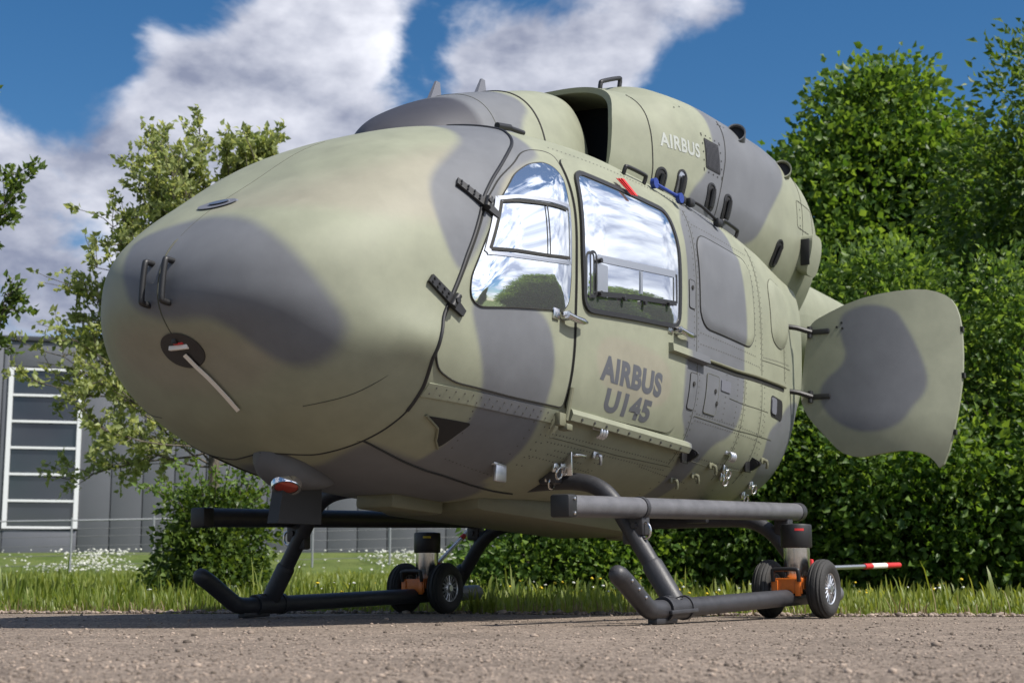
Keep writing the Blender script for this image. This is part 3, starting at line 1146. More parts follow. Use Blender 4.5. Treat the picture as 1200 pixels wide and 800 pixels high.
# small fittings along the lower hull
def ring(parent, x, z, r=.026, tilt=0.3):
    mb = MB()
    p = on_side([(x, z)], .004)[0]
    mb.box(p + np.array([0, .006, 0]), (.05, .02, .05), bev=.006)
    a = np.linspace(0, 2 * np.pi, 18, endpoint=False)
    c = p + np.array([0, .028, -.028])
    mb.tube(c + np.c_[r * np.cos(a), .012 * np.sin(a) * 0 + r * np.sin(a) * tilt, r * np.sin(a)], .0055, 8, closed=True)
    return mb.build('tie_down_ring', M_STEEL, parent)


for q in ((1.64, .64), (1.60, .60), (.02, .80), (-.02, .765), (-.52, .77), (-.56, .72)):
    ring(fuse, *q)


def shackle(parent, x, z, s=1.0):
    mb = MB()
    p = on_side([(x, z)], .006)[0]
    for k in range(3):
        a = np.linspace(0, np.pi, 9)
        mb.tube(p + np.c_[(k - 1) * .024 * s + 0 * a, .02 + .024 * np.sin(a) * s, -.026 * np.cos(a) * s], .008 * s, 8)
    mb.box(p + np.array([0, .006, .02]), (.085 * s, .016, .02), bev=.004)
    return mb.build('cargo_shackle', M_ALU, parent)


shackle(fuse, 1.52, .81)
shackle(fuse, .08, .86, .9)
for q in ((1.40, .72), (.46, .70), (.30, .74), (.2, .80), (-.45, .90)):
    mb = MB()
    p = on_side([q], .004)[0]
    mb.box(p + np.array([0, .004, 0]), (.05, .014, .035), bev=.004)
    mb.tube(smooth_path([p, p + np.array([-.006, .024, -.002]), p + np.array([-.012, .028, -.024]), p + np.array([-.018, .022, -.044])], 4), [.010] * 6 + [.008] * 7, 8)
    mb.build('hull_hook', M_ALU if q[0] > .9 else M_OLIVE, fuse)


def lug(parent, x, z):
    """triangular black towing lug"""
    mb = MB()
    p = on_side([(x, z)], .0)[0]
    out = round_poly([(-.0, .05), (.085, .0), (0, -.05)], .03, 5)
    n = len(out)
    V = [p + np.array([.008, q[0], q[1]]) for q in out] + [p + np.array([-.008, q[0], q[1]]) for q in out]
    Fc = [tuple(range(n)), tuple(range(2 * n - 1, n - 1, -1))] + [(i, (i + 1) % n, n + (i + 1) % n, n + i) for i in range(n)]
    mb.add(V, Fc)
    mb.tube([p + np.array([.012, .045, 0]), p + np.array([-.012, .045, 0])], .014, 10)
    mb.box(p + np.array([.03, .004, 0]), (.07, .012, .10), bev=.003)
    return mb.build('towing_lug', M_BLACK, parent)


lug(fuse, .53, .82)
lug(fuse, -.28, .86)
# crew door latch arm at the foot of the door joint
mb = MB()
pp = on_side(np.array([(1.885, .835), (1.878, .90), (1.872, .965)]), np.array([.05, .030, .018]))
mb.tube(smooth_path(pp, 5), .011, 8)
mb.box(pp[0] + np.array([.03, -.01, 0]), (.055, .03, .06), bev=.006)
mb.box(pp[0] + np.array([-.01, -.008, -.03]), (.05, .05, .03), bev=.006)
mb.build('latch_arm', M_OLIVE, fuse)


# roof rail handles, blue strap, black cable
def grab(parent, P0, P1, up, r=.012, h=.06, name='grab_handle', m=None):
    P0, P1, up = np.array(P0, float), np.array(P1, float), np.array(up, float)
    up /= np.linalg.norm(up)
    d = P1 - P0
    pts = [P0, P0 + up * h * .75, P0 + up * h + d * .10, P1 + up * h - d * .10, P1 + up * h * .75, P1]
    return MB().tube(smooth_path(pts, 5), r, 10).build(name, m or M_BLACK, parent)


def roof_pt(x, psi):
    y, z = around(np.array([float(x)]), np.array([float(psi)]))
    return np.array([x, y[0], z[0]])


RZ = lambda x, z, off=0: on_side([(x, z)], off)[0]
grab(fuse, RZ(1.19, 2.165), RZ(.98, 2.17), (0, .35, 1), .011, .045)
grab(fuse, RZ(.04, 2.17), RZ(-.20, 2.17), (0, .35, 1), .011, .045)
mb = MB()
mb.tube([RZ(.90, 2.17, .03), RZ(.72, 2.135, .04)], .010, 8)
for q in (RZ(.905, 2.17, .03), RZ(.715, 2.13, .04)):
    mb.tube([q - np.array([0, .012, 0]), q + np.array([0, .012, 0])], .028, 12)
mb.build('blue_tie', M_BLUE, fuse)
mb = MB()
mb.tube(smooth_path([RZ(.62, 2.19, .02), RZ(.45, 2.165, .045), RZ(.32, 2.14, .04), RZ(.22, 2.135, .03)], 6), .009, 8)
for q in (RZ(.60, 2.17, .02), RZ(.52, 2.165, .03), RZ(.23, 2.125, .03)):
    mb.box(q, (.06, .04, .045), bev=.012)
mb.build('black_cable', M_BLACK, fuse)

# nose details ------------------------------------------------------------------
xx = np.r_[np.linspace(2.62, 3.3, 16), 3.56 - np.linspace(.50, 0.02, 22) ** 2]
yy, zz = section(xx, 0, np.ones_like(xx))
top_c = np.c_[xx, yy * 0, zz + .006]
x2 = 3.56 - np.linspace(.02, .36, 16) ** 2
yy, zz = section(x2, 1, np.ones_like(x2))
bot_c = np.c_[x2 + .006, yy * 0, zz - .002]
top_c[-12:, 0] += .006
MB().tube(np.vstack([top_c, bot_c]), .0035, 6).build('centre_seam', M_LINE, shell)


def nose_x(y, z):
    """forward surface position for a given y, z"""
    lo, hi = np.full(np.shape(y), 2.4), np.full(np.shape(y), 3.5599)
    for _ in range(40):
        mid = (lo + hi) / 2
        zt, zb = prof(PT, mid), prof(PB, mid)
        ins = (np.abs(y) < ys(mid, z)) & (z < zt) & (z > zb)
        lo = np.where(ins, mid, lo)
        hi = np.where(ins, hi, mid)
    return lo


for yy_ in (-.055, .055):
    x0_, x1_ = float(nose_x(np.array(yy_), np.array(1.262))), float(nose_x(np.array(yy_), np.array(1.095)))
    grab(shell, (x0_ - .005, yy_, 1.262), (x1_ - .005, yy_, 1.095), (1, 0, .03), .0125, .055, 'nose_handle')


def front_disc(name, yc, zc, ry, rz, off, m, parent, hole=0.0, seg=40, rings=6):
    V, Fc = [], []
    a = np.linspace(0, 2 * np.pi, seg, endpoint=False)
    for k, t in enumerate(np.linspace(max(hole, .02), 1, rings)):
        y, z = yc + ry * t * np.cos(a), zc + rz * t * np.sin(a)
        x = nose_x(y, z)
        V.append(np.c_[x + off * .8, y, z + (off * .6 if zc > 1.3 else -off * .4)])
    V.append(V[-1] - np.array([.012, 0, 0]))
    V = np.vstack(V)
    for k in range(rings):
        for i in range(seg):
            j = (i + 1) % seg
            Fc.append((k * seg + i, k * seg + j, (k + 1) * seg + j, (k + 1) * seg + i))
    if hole == 0:
        Fc.append(tuple(range(seg)))
    return MB().add(V, Fc).build(name, m, parent)


ov = front_disc('oval_latch', .0, 1.566, .105, .026, .014, M_GREYP, shell)
front_disc('latch_grip', .012, 1.568, .055, .011, .020, M_ALU, ov)
pc = front_disc('sensor_plate', .005, .938, .105, .058, .014, mat('dark_plate', (.022, .020, .020), .45), shell)
xq = float(nose_x(np.array(.0), np.array(.94)))
mb = MB()
mb.box((xq + .022, 0, .945), (.016, .10, .022), bev=.003)
mb.build('cover_block', M_WHITE, pc)
mb = MB()
mb.box((xq + .034, .01, .956), (.012, .05, .008), bev=.002)
mb.build('cover_tab', M_RED, pc)
mb = MB()
mb.box((xq + .045, 0, .985), (.02, .022, .06), bev=.003)
mb.build('cover_clip', M_BLACK, pc)
# white strap hanging from the cover
sp = smooth_path([(3.41, .012, .925), (3.37, .035, .885), (3.31, .07, .835), (3.22, .10, .775), (3.13, .115, .725)], 5)
sx = nose_x(sp[:, 1], sp[:, 2])
sp[:, 0] = np.maximum(sx, sp[:, 0] * 0 + sx) + .016
sp[:, 2] -= .008
wv = np.array([.004, .011, .003])
V = np.vstack([sp - wv, sp + wv, sp - wv + (0.003, 0, -.002), sp + wv + (0.003, 0, -.002)])
n = len(sp)
Fc = [(i, i + 1, n + i + 1, n + i) for i in range(n - 1)] + [(2 * n + i, 2 * n + i + 1, 3 * n + i + 1, 3 * n + i) for i in range(n - 1)]
Fc += [(i, i + 1, 2 * n + i + 1, 2 * n + i) for i in range(n - 1)] + [(n + i, n + i + 1, 3 * n + i + 1, 3 * n + i) for i in range(n - 1)]
MB().add(V, Fc).build('tie_strap', M_WHITE, shell)
# faint horizontal joint low on the shell
for side in (1, -1):
    line_on('shell_joint', smooth_path([(3.12, .735), (3.05, .775), (3.0, .825), (2.95, .89), (2.90, .965)], 4), .0018, .0085, M_LINE, shell, side)

def z_low(x, y):
    lo, hi = prof(PB, x), prof(PM, x)
    for _ in range(40):
        mid = (lo + hi) / 2
        ok = ys(x, mid) > y
        hi = np.where(ok, mid, hi)
        lo = np.where(ok, lo, mid)
    return lo


for side in (1, -1):
    q_ = smooth_path([(2.83, .43), (2.80, .447), (2.70, .452), (2.55, .45), (2.37, .446), (1.93, .424), (1.62, .406)], 6)
    zz_ = z_low(q_[:, 0], q_[:, 1])
    MB().tube(np.c_[q_[:, 0], side * (q_[:, 1] + .002), zz_ - .003], .0045, 6).build('belly_seam', M_GAP, fuse)
# chin pod with landing light -----------------------------------------------------
pv = []
for x, w, zb_ in ((2.93, .002, .575), (2.92, .045, .548), (2.895, .075, .515), (2.85, .10, .480), (2.78, .118, .455), (2.68, .11, .45), (2.58, .09, .462), (2.5, .06, .485), (2.46, .002, .51)):
    a = np.linspace(0, np.pi, 25)
    zt_ = float(prof(PB, x)) + .02
    pv.append(np.c_[np.full(25, x), w * np.sign(np.cos(a)) * np.abs(np.cos(a)) ** .7, zt_ - (zt_ - zb_) * np.sin(a) ** .6])
pod = grid_obj('chin_fairing', np.array(pv), M_PAINT, heli, zone='grey')
mb = MB()
mb.lathe([(0, .012), (.025, .011), (.043, .006), (.052, 0), (.052, -.02)], (2.80, .04, .452), (.30, .26, -.90), 28)
ll = mb.build('landing_light', mat('red_lamp_glass', (.30, .05, .035), .10, .3), pod)
MB().lathe([(.051, .004), (.062, .006), (.066, -.01), (.066, -.03)], (2.80, .04, .452), (.30, .26, -.90), 28).build('light_bezel', M_LENS, pod)
# black blade under the chin
mb = MB()
mb.add([(2.80, -.03, .50), (2.56, -.03, .50), (2.55, -.03, .315), (2.83, -.03, .300), (2.80, .03, .50), (2.56, .03, .50), (2.55, .03, .315), (2.83, .03, .300)],
       [(0, 1, 2, 3), (7, 6, 5, 4), (0, 4, 5, 1), (1, 5, 6, 2), (2, 6, 7, 3), (3, 7, 4, 0)])
mb.build('wire_deflector', M_BLACK, heli)
# belly box and keel pieces
mb = MB()
mb.box((1.98, .02, .462), (.40, .22, .09), bev=.02)
mb.build('belly_box', M_OLIVE, fuse)
mb = MB()
mb.box((.9, 0, .50), (1.7, .62, .14), bev=.05)
mb.build('belly_keel', M_OLIVE, fuse)
mb = MB()
mb.lathe([(0, -.04), (.10, -.04), (.11, -.03), (.11, .08)], (.05, .15, .46), (0, 0, 1), 24)
mb.build('belly_sensor', M_OLIVE, fuse)

# front roof fairing ---------------------------------------------------------------
FXs = np.array([2.33, 2.25, 2.07, 1.8, 1.36, 1.0, .75, .55])
FT = np.array([2.165, 2.25, 2.375, 2.515, 2.675, 2.79, 2.83, 2.78])
FW = np.array([.03, .17, .33, .42, .465, .43, .31, .14])


def pl(v, x, X):
    T = X[0] - X
    return hermite(v, x, T, X[0] - np.asarray(x, float))


def arch(X, W_, Z_, base, e, nx, x1=None, side_n=120):
    u = np.linspace(0, 1, nx) ** 1.4
    x = X[0] + (X[-1] - X[0]) * u
    a = np.linspace(0, 1, side_n)
    out = []
    for xi in x:
        w, zt = float(pl(W_, xi, X)), float(pl(Z_, xi, X))
        ee = float(pl(e, xi, X)) if not np.isscalar(e) else e
        al = np.pi * np.linspace(0, 1, 500)
        al = np.concatenate([(np.pi / 2) * np.linspace(0, 1, 300) ** 2.5, np.pi - (np.pi / 2) * np.linspace(1, 0, 300)[1:] ** 2.5])
        y = w * np.sign(np.cos(al)) * np.abs(np.cos(al)) ** (2 / ee)
        z = base + (zt - base) * np.abs(np.sin(al)) ** (2 / ee)
        ln = np.r_[0, np.cumsum(np.hypot(np.diff(y), np.diff(z)))]
        s = np.linspace(0, ln[-1], side_n)
        out.append(np.c_[np.full(side_n, xi), np.interp(s, ln, y), np.interp(s, ln, z)])
    return np.array(out)


fair_g = arch(FXs, FW, FT, 2.05, 2.5, 70)
fair = grid_obj('roof_fairing', fair_g, M_PAINT, heli, zone='cowl')
MB().tube(fair_g[int(70 * .60)] + np.array([0, 0, 0]), .006, 6).build('fairing_seam', M_GAP, fair)
MB().tube(fair_g[int(70 * .42)], .0022, 6).build('fairing_joint', M_LINE, fair)
for x, h in ((1.80, .085), (1.40, .085)):
    zt = float(pl(FT, x, FXs))
    mb = MB()
    V = []
    for sgn in (-1, 1):
        V += [(x + .045, sgn * .012, zt - .02), (x - .05, sgn * .012, zt - .02), (x - .035, sgn * .006, zt + h), (x - .005, sgn * .006, zt + h)]
    mb.add(V, [(0, 1, 2, 3), (7, 6, 5, 4), (0, 4, 5, 1), (1, 5, 6, 2), (2, 6, 7, 3), (3, 7, 4, 0)])
    mb.build('antenna', M_GREYP, heli)
def z_up(x, y):
    w, zm, zt, nt = [float(prof(a, x)) for a in (PW, PM, PT, NT)]
    return zm + (zt - zm) * (1 - (y / w) ** nt) ** (1 / nt)


mb = MB()
mb.tube([(1.97, .50, z_up(1.97, .50) + .022), (1.86, .50, z_up(1.86, .50) + .022)], .016, 12)
mb.tube([(1.86, .50, z_up(1.86, .50) + .020), (1.74, .50, z_up(1.74, .50) + .014)], .012, 12)
mb.build('roof_lamp', M_BLACK, fuse)

# engine cowling ----------------------------------------------------------------------
CX = np.array([.86, .6, .4, -.2, -.8, -1.3, -1.58, -1.72])
CW = np.array([.575, .655, .69, .72, .735, .72, .67, .52])
CT = np.array([2.83, 2.90, 2.985, 3.04, 3.04, 2.98, 2.87, 2.70])
CE = np.array([3.6, 3.0, 3.2, 3.4, 3.5, 3.4, 3.2, 2.9])
CBASE = 2.02


def sm0(t):
    t = np.clip(t, 0, 1)
    return t * t * (3 - 2 * t)


def cowl_lean(x, z):
    """forward sweep of the intake lip: the sides reach further forward than the top"""
    t = np.clip((x - .3) / .56, 0, 1)
    return t ** 2 * (sm0((2.86 - z) / .30) * .13 + np.clip((2.6 - z) / .5, 0, 1) * .05)


CZM = 2.38


def cowl_y(w, zt, e, z):
    z = np.asarray(z, float)
    q = np.clip((z - CZM) / (zt - CZM), 0, .99999)
    up = w * (1 - q ** e) ** (1 / e)
    t = np.clip((CZM - z) / .36, 0, 1.2)
    return np.where(z >= CZM, up, w * (1 - .20 * t ** 1.7))


def yc(x, z):
    x = np.asarray(x, float)
    xo = x
    for _ in range(12):
        xo = .5 * xo + .5 * (x - cowl_lean(xo, z))
    return cowl_y(pl(CW, xo, CX), pl(CT, xo, CX), pl(CE, xo, CX), z)


def cowl_grid(nx=170, ny=200):
    out = []
    for xi in np.linspace(CX[0], CX[-1], nx):
        w, zt, e = [float(pl(v, xi, CX)) for v in (CW, CT, CE)]
        th_ = np.linspace(0, 1, 400)
        zl = CBASE + (CZM - CBASE) * th_[:-1]
        al = (np.pi / 2) * np.linspace(0, 1, 400) ** 2.5
        yu = w * np.cos(al) ** (2 / e)
        yu[-1] = 0
        zu = CZM + (zt - CZM) * np.sin(al) ** (2 / e)
        y = np.r_[cowl_y(w, zt, e, zl), yu]
        z = np.r_[zl, zu]
        y = np.r_[y, -y[-2::-1]]
        z = np.r_[z, z[-2::-1]]
        ln = np.r_[0, np.cumsum(np.hypot(np.diff(y), np.diff(z)))]
        s = np.linspace(0, ln[-1], ny)
        out.append(np.c_[np.full(ny, xi), np.interp(s, ln, y), np.interp(s, ln, z)])
    return np.array(out)


cg = cowl_grid()
cg[..., 0] += cowl_lean(cg[..., 0], cg[..., 2])
cowl = grid_obj('engine_cowling', cg, M_PAINT, heli, zone='cowl')
# thickness and the dark intake behind the lip
inner = cg[0] * np.array([1, .95, 1]) + np.array([-.01, 0, -.025])
lip = MB()
n = len(inner)
V = np.vstack([cg[0], inner, inner * np.array([1, .97, 1]) - np.array([.30, 0, .0])])
Fc = [(k * n + i, k * n + i + 1, (k + 1) * n + i + 1, (k + 1) * n + i) for k in range(2) for i in range(n - 1)]
lo_ = lip.add(V, Fc).build('intake_lip', M_PAINT, cowl)
paint(lo_.data, 'cowl')
bk = inner * np.array([1, .97, 1]) - np.array([.28, 0, 0])
me = pydata(list(bk) + [bk.mean(0) - np.array([0, 0, .2])], [(i, (i + 1) % n, n) for i in range(n)])
link('intake_dark_sheet', me, M_DARK, cowl)  # black sheet stands for the shade deep inside the intake
# rear face
rr = cg[-1]
me = pydata(list(rr) + [rr.mean(0) + np.array([-.10, 0, 0])], [(i, (i + 1) % len(rr), len(rr)) for i in range(len(rr))])
ro = link('rear_face', me, M_PAINT, cowl)
paint(me, 'cowl')
for side in (1, -1):
    MB().lathe([(0, .09), (.06, .085), (.11, .06), (.135, .02), (.14, -.10)], (-1.66, .36 * side, 2.58), (-1, .42 * side, .05), 28).build('exhaust_cover', M_EXH, cowl)
    c2 = 'cowl'
    line_on('cowl_joint', [(.68, 2.80), (.69, 2.6), (.68, 2.30), (.67, 2.18)], .0035, .001, M_GAP, cowl, side, yc)
    line_on('cowl_joint', [(-.16, 2.88), (-.09, 2.6), (.0, 2.35), (.01, 2.22)], .0030, .001, M_GAP, cowl, side, yc)
    line_on('cowl_joint', [(-1.22, 2.86), (-1.22, 2.6), (-1.20, 2.2)], .0020, .001, M_LINE, cowl, side, yc)
    gp = round_rect(-.02, .15, 2.50, 2.68, .008, 2)
    gr = patch('vent_grille', gp, .003, .003, M_DARK, cowl, .03, side=side, fn=yc)
    gm = MB()
    for x in np.linspace(-.005, .135, 10):
        strip_on(gm, [(x, 2.51), (x, 2.67)], .006, .006, side, yc)
    gm.build('grille_bars', mat('grille_bar', (.05, .05, .056), .5), gr)
    for a, b in (((.17, 2.70), (-.04, 2.70)), ((.17, 2.48), (-.04, 2.48)), ((.17, 2.69), (.17, 2.49)), ((-.04, 2.69), (-.04, 2.49)), ((.38, 2.80), (.30, 2.83)), ((-.13, 2.85), (-.22, 2.86)), ((-1.17, 2.64), (-1.17, 2.48)), ((-1.17, 2.46), (-1.5, 2.46))):
        rivets(a, b, .045, .002, yc, side)
    # latches along the lower edge
    for x, z, op in ((.61, 2.30, 0), (.42, 2.335, 1), (.09, 2.345, 0), (-.11, 2.33, 0), (-.85, 2.235, 2)):
        pl_ = round_rect(x - .042, x + .042, z - .085, z + .075, .04)
        sh = pl_.copy()
        sh[:, 0] += (sh[:, 1] - z) * -.10
        lt = patch('cowl_latch_recess', sh, .003, .003, M_ALU if op == 1 else M_DARK, cowl, .02, side=side, fn=yc)
        ring_frame('recess_rim', sh, .012, .001, .006, M_BLACK, lt, side, yc)
        p0 = on_side([(x + .0, z + .04), (x, z - .06)], np.array([.02, .012]), side, yc)
        MB().tube(p0, .014, 8).build('latch_lever', M_BLACK, lt)
    for x, z in ((-.41, 2.87), (-1.02, 2.81)):
        p0 = on_side([(x, z)], -.01, side, yc)[0]
        nn_ = snormal(np.array([x]), np.array([z]), yc)[0] * np.array([1, side, 1])
        ax_ = nn_ * .5 + np.array([.8, 0, -.1])
        rm = MB().lathe([(.052, -.05), (.052, .045), (.060, .048), (.060, -.05)], p0, ax_, 24).build('breather_duct', M_PAINT, cowl)
        paint(rm.data, 'cowl')
        MB().lathe([(0, .02), (.052, .02)], p0, ax_, 24).build('duct_mouth', M_DARK, rm)
    # rear side scoop
    pp_ = round_rect(-1.36, -1.18, 2.20, 2.43, .05)
    sc_ = patch('side_scoop', pp_, .075, .08, M_PAINT, cowl, .03, side=side, fn=yc, zone='cowl')
    MB().box(on_side([(-1.178, 2.315)], .035, side, yc)[0], (.01, .06, .17), bev=.003).build('scoop_mouth', M_DARK, sc_)
    ring_frame('corner_plate', round_rect(-1.42, -1.12, 2.46, 2.64, .02, 3), .004, .0, .002, M_LINE, cowl, side, yc)
build_rivets('cowl_rivets', cowl, .006, .003, M_GAP)
lettering('AIRBUS', .615, .215, 2.50, 2.585, .002, M_LETW, cowl, yc, .03, .035)
zq_ = lambda x: CZM + (float(pl(CT, x, CX)) - CZM) * (1 - (.30 / float(pl(CW, x, CX))) ** float(pl(CE, x, CX))) ** (1 / float(pl(CE, x, CX))) - .005
grab(cowl, (.66, .30, zq_(.66)), (.44, .30, zq_(.44)), (0, .1, 1), .013, .058)
# tail boom -----------------------------------------------------------------------------
BXS = np.array([-1.0, -1.3, -1.7, -2.2, -3.0, -4.5])
BW_ = np.array([.66, .62, .50, .37, .30, .21])
BC_ = np.array([1.92, 1.94, 2.03, 2.13, 2.20, 2.29])
BH_ = np.array([.37, .37, .36, .34, .30, .23])
bg_ = []
for x in np.linspace(-1.0, -4.5, 60):
    w_, zc2, h_ = [float(hermite(q, x, -1.0 - BXS, -1.0 - np.array(x))) for q in (BW_, BC_, BH_)]
    a = np.linspace(0, 2 * np.pi, 64)
    bg_.append(np.c_[np.full(64, x), w_ * np.sign(np.cos(a)) * np.abs(np.cos(a)) ** .85, zc2 + h_ * np.sign(np.sin(a)) * np.abs(np.sin(a)) ** .85])
boom = grid_obj('tail_boom', np.array(bg_), M_PAINT, heli, zone='cowl')
e_ = np.array(bg_)[-1]
me = pydata(list(e_) + [e_.mean(0)], [(i, (i + 1) % 64, 64) for i in range(64)])
link('boom_end_cap', me, M_OLIVE, boom)

# open clamshell door ---------------------------------------------------------------------
CL = np.array([(.845, 1.776), (.873, 1.811), (.922, 1.838), (1.124, 1.924), (1.321, 1.966), (1.505, 1.984), (1.61, 1.959), (1.668, 1.909), (1.699, 1.795), (1.705, 1.623), (1.699, 1.457), (1.672, 1.251), (1.627, 1.049),
               (1.558, .895), (1.523, .964), (1.47, .997), (1.382, 1.012), (1.278, .997), (1.164, .975), (1.089, .977), (1.016, 1.004), (.937, 1.097), (.847, 1.199), (.795, 1.291), (.787, 1.364), (.809, 1.586)])
CLr = chaikin(CL, 1)
Bc = resample(CLr, .015)
gx, gz = np.meshgrid(np.arange(.8, 1.82, .013), np.arange(.85, 1.96, .013))
Gp = np.c_[gx.ravel(), gz.ravel()]
Gp = Gp[sdist(Gp, Bc) < -.006]
pts = np.vstack([Bc, Gp])
rC = delaunay_2d_cdt([Vector(p) for p in pts], [(i, (i + 1) % len(Bc)) for i in range(len(Bc))], [], 1, 1e-5)
V2 = np.array([v[:] for v in rC[0]])


def clam_x(y, z):
    u = (y - .80) / 1.2
    return -1.0 + .15 * np.sin(np.clip(u, 0, 1) * np.pi) - .42 * (y - .8) - .10 * (np.clip(1.25 - z, 0, 1) / .4) ** 2


Vf = np.c_[clam_x(V2[:, 0], V2[:, 1]), V2]
Vb = Vf - np.array([.028, 0, 0])
n = len(Vf)
nb_ = len(Bc)
Bf = np.c_[clam_x(Bc[:, 0], Bc[:, 1]), Bc]
V = np.vstack([Vf, Vb, Bf, Bf - np.array([.028, 0, 0])])
Fc = [tuple(f) for f in rC[2]] + [tuple(i + n for i in f[::-1]) for f in rC[2]]
Fc += [(2 * n + i, 2 * n + (i + 1) % nb_, 2 * n + nb_ + (i + 1) % nb_, 2 * n + nb_ + i) for i in range(nb_)]
me = pydata(V, Fc)
paint(me, 'clam')
clam = link('clamshell_door', me, M_PAINT, heli, False)
bm = bmesh.new()
bm.from_mesh(me)
for f in bm.faces:
    f.smooth = len(f.verts) == 3
bm.to_mesh(me)
bm.free()
for z in (1.745, 1.345):
    mb = MB()
    yb = float(ys(np.array(-.93), np.array(z)))
    xd = float(clam_x(np.array(.95), np.array(z)))
    mb.tube([(-.90, yb - .01, z + .03), (-.93, yb + .05, z + .02), (xd + .01, .86, z)], .016, 8)
    mb.box((xd + .004, .915, z), (.022, .12, .032), bev=.006)
    mb.tube([(xd + .01, .85, z - .035), (xd + .01, .85, z + .035)], .016, 10)
    mb.build('door_hinge', M_BLACK, clam)
for y, z in ((1.02, 1.765), (1.05, 1.79), (1.055, 1.755)):
    x = float(clam_x(np.array(y), np.array(z)))
    MB().tube([(x, y, z), (x + .004, y, z)], .007, 8).build('door_stud', M_GAP, clam)
for y, z in ((1.698, 1.74), (1.698, 1.46), (1.645, 1.12)):
    x = float(clam_x(np.array(y), np.array(z)))
    MB().box((x - .012, y + .003, z), (.03, .02, .03)).build('edge_catch', M_GAP, clam)

# ------------------------------------------------------------------ landing gear (skid frame)
SK = skid_to_fus
for s in (1, -1):
    S_ = 1.2 * s
    path = smooth_path([(1.985, S_, .155), (1.93, S_, .125), (1.80, S_, .045), (1.74, S_, .012), (1.66, S_, 0), (1.40, S_, 0), (.8, S_, 0), (.2, S_, 0), (-.45, S_, 0)], 6)
    skid = MB().tube(path, .043, 24).build('skid_tube', M_TUBE, heli, xf=SK)
    MB().lathe([(0, .05), (.02, .046), (.036, .03), (.043, 0), (.043, -.01)], (1.985, S_, .155), (.055, 0, .03), 24).build('skid_toe_cap', M_TUBE, skid, xf=SK)
    MB().lathe([(.046, -.2), (.046, .02), (.034, .045), (0, .05)], (-.45, S_, 0), (-1, 0, 0), 24).build('skid_heel_cap', M_TUBE2, skid, xf=SK)
    for k in range(3):
        c = np.array((1.95 - .06 * k, S_ + .043 * s, .135 - .037 * k))
        MB().lathe([(0, .006), (.006, .004), (.008, 0)], c, (0, s, .1), 8).build('toe_bolt', M_STEEL, skid, xf=SK)
    # saddle clamp
    mb = MB()
    mb.tube([(1.60, S_, 0), (1.38, S_, 0)], .050, 24)
    mb.tube([(1.60, S_, 0), (1.575, S_, 0)], .056, 24)
    mb.tube([(1.405, S_, 0), (1.38, S_, 0)], .056, 24)
    mb.box((1.49, S_ + .050 * s, -.012), (.26, .018, .018), bev=.004)
    mb.box((1.50, S_ - .0 * s, .048), (.12, .03, .02), bev=.006)
    mb.build('saddle_clamp', M_TUBE, skid, xf=SK)
    mb = MB()
    mb.box((1.60, S_, -.047), (.20, .05, .030), bev=.008)
    mb.build('wear_shoe', M_TUBE, skid, xf=SK)
    # step tube
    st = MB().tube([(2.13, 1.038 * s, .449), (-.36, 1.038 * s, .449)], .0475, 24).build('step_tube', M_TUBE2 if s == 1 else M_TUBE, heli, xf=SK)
    mb = MB()
    mb.box((2.155, 1.038 * s, .449), (.075, .096, .098), bev=.012)
    mb.build('step_end_block', M_BLACK, st, xf=SK)
    for dz in (-.03, .03):
        MB().lathe([(0, .008), (.007, .006), (.008, 0)], (2.15, 1.038 * s + .048 * s, .449 + dz), (0, s, 0), 8).build('end_bolt', M_STEEL, st, xf=SK)
    MB().lathe([(.0485, -.03), (.0515, -.028), (.0515, .02), (.040, .035), (0, .036)], (-.36, 1.038 * s, .449), (-1, 0, 0), 24).build('step_end_collar', M_TUBE, st, xf=SK)
    MB().tube([(1.50, 1.038 * s, .449), (1.47, 1.038 * s, .449)], .052, 24).build('step_collar', M_TUBE, st, xf=SK)
    # bracket between step and strut
    for xb in (1.47, -.2):
        mb = MB()
        mb.box((xb, 1.02 * s, .375), (.075, .085, .10), bev=.010)
        mb.box((xb, .985 * s, .33), (.055, .075, .09), bev=.010)
        mb.tube([(xb + .05, 1.02 * s, .37), (xb - .05, 1.02 * s, .37)], .014, 10)
        mb.build('step_bracket', M_TUBE, st, xf=SK)
    mb = MB()
    a = np.linspace(0, 2 * np.pi, 20, endpoint=False)
    mb.tube(np.c_[1.49 + .0 * a, 1.065 * s + .028 * np.cos(a), .345 + .036 * np.sin(a)], .006, 8, closed=True)
    mb.build('mooring_ring', M_STEEL, st, xf=SK)
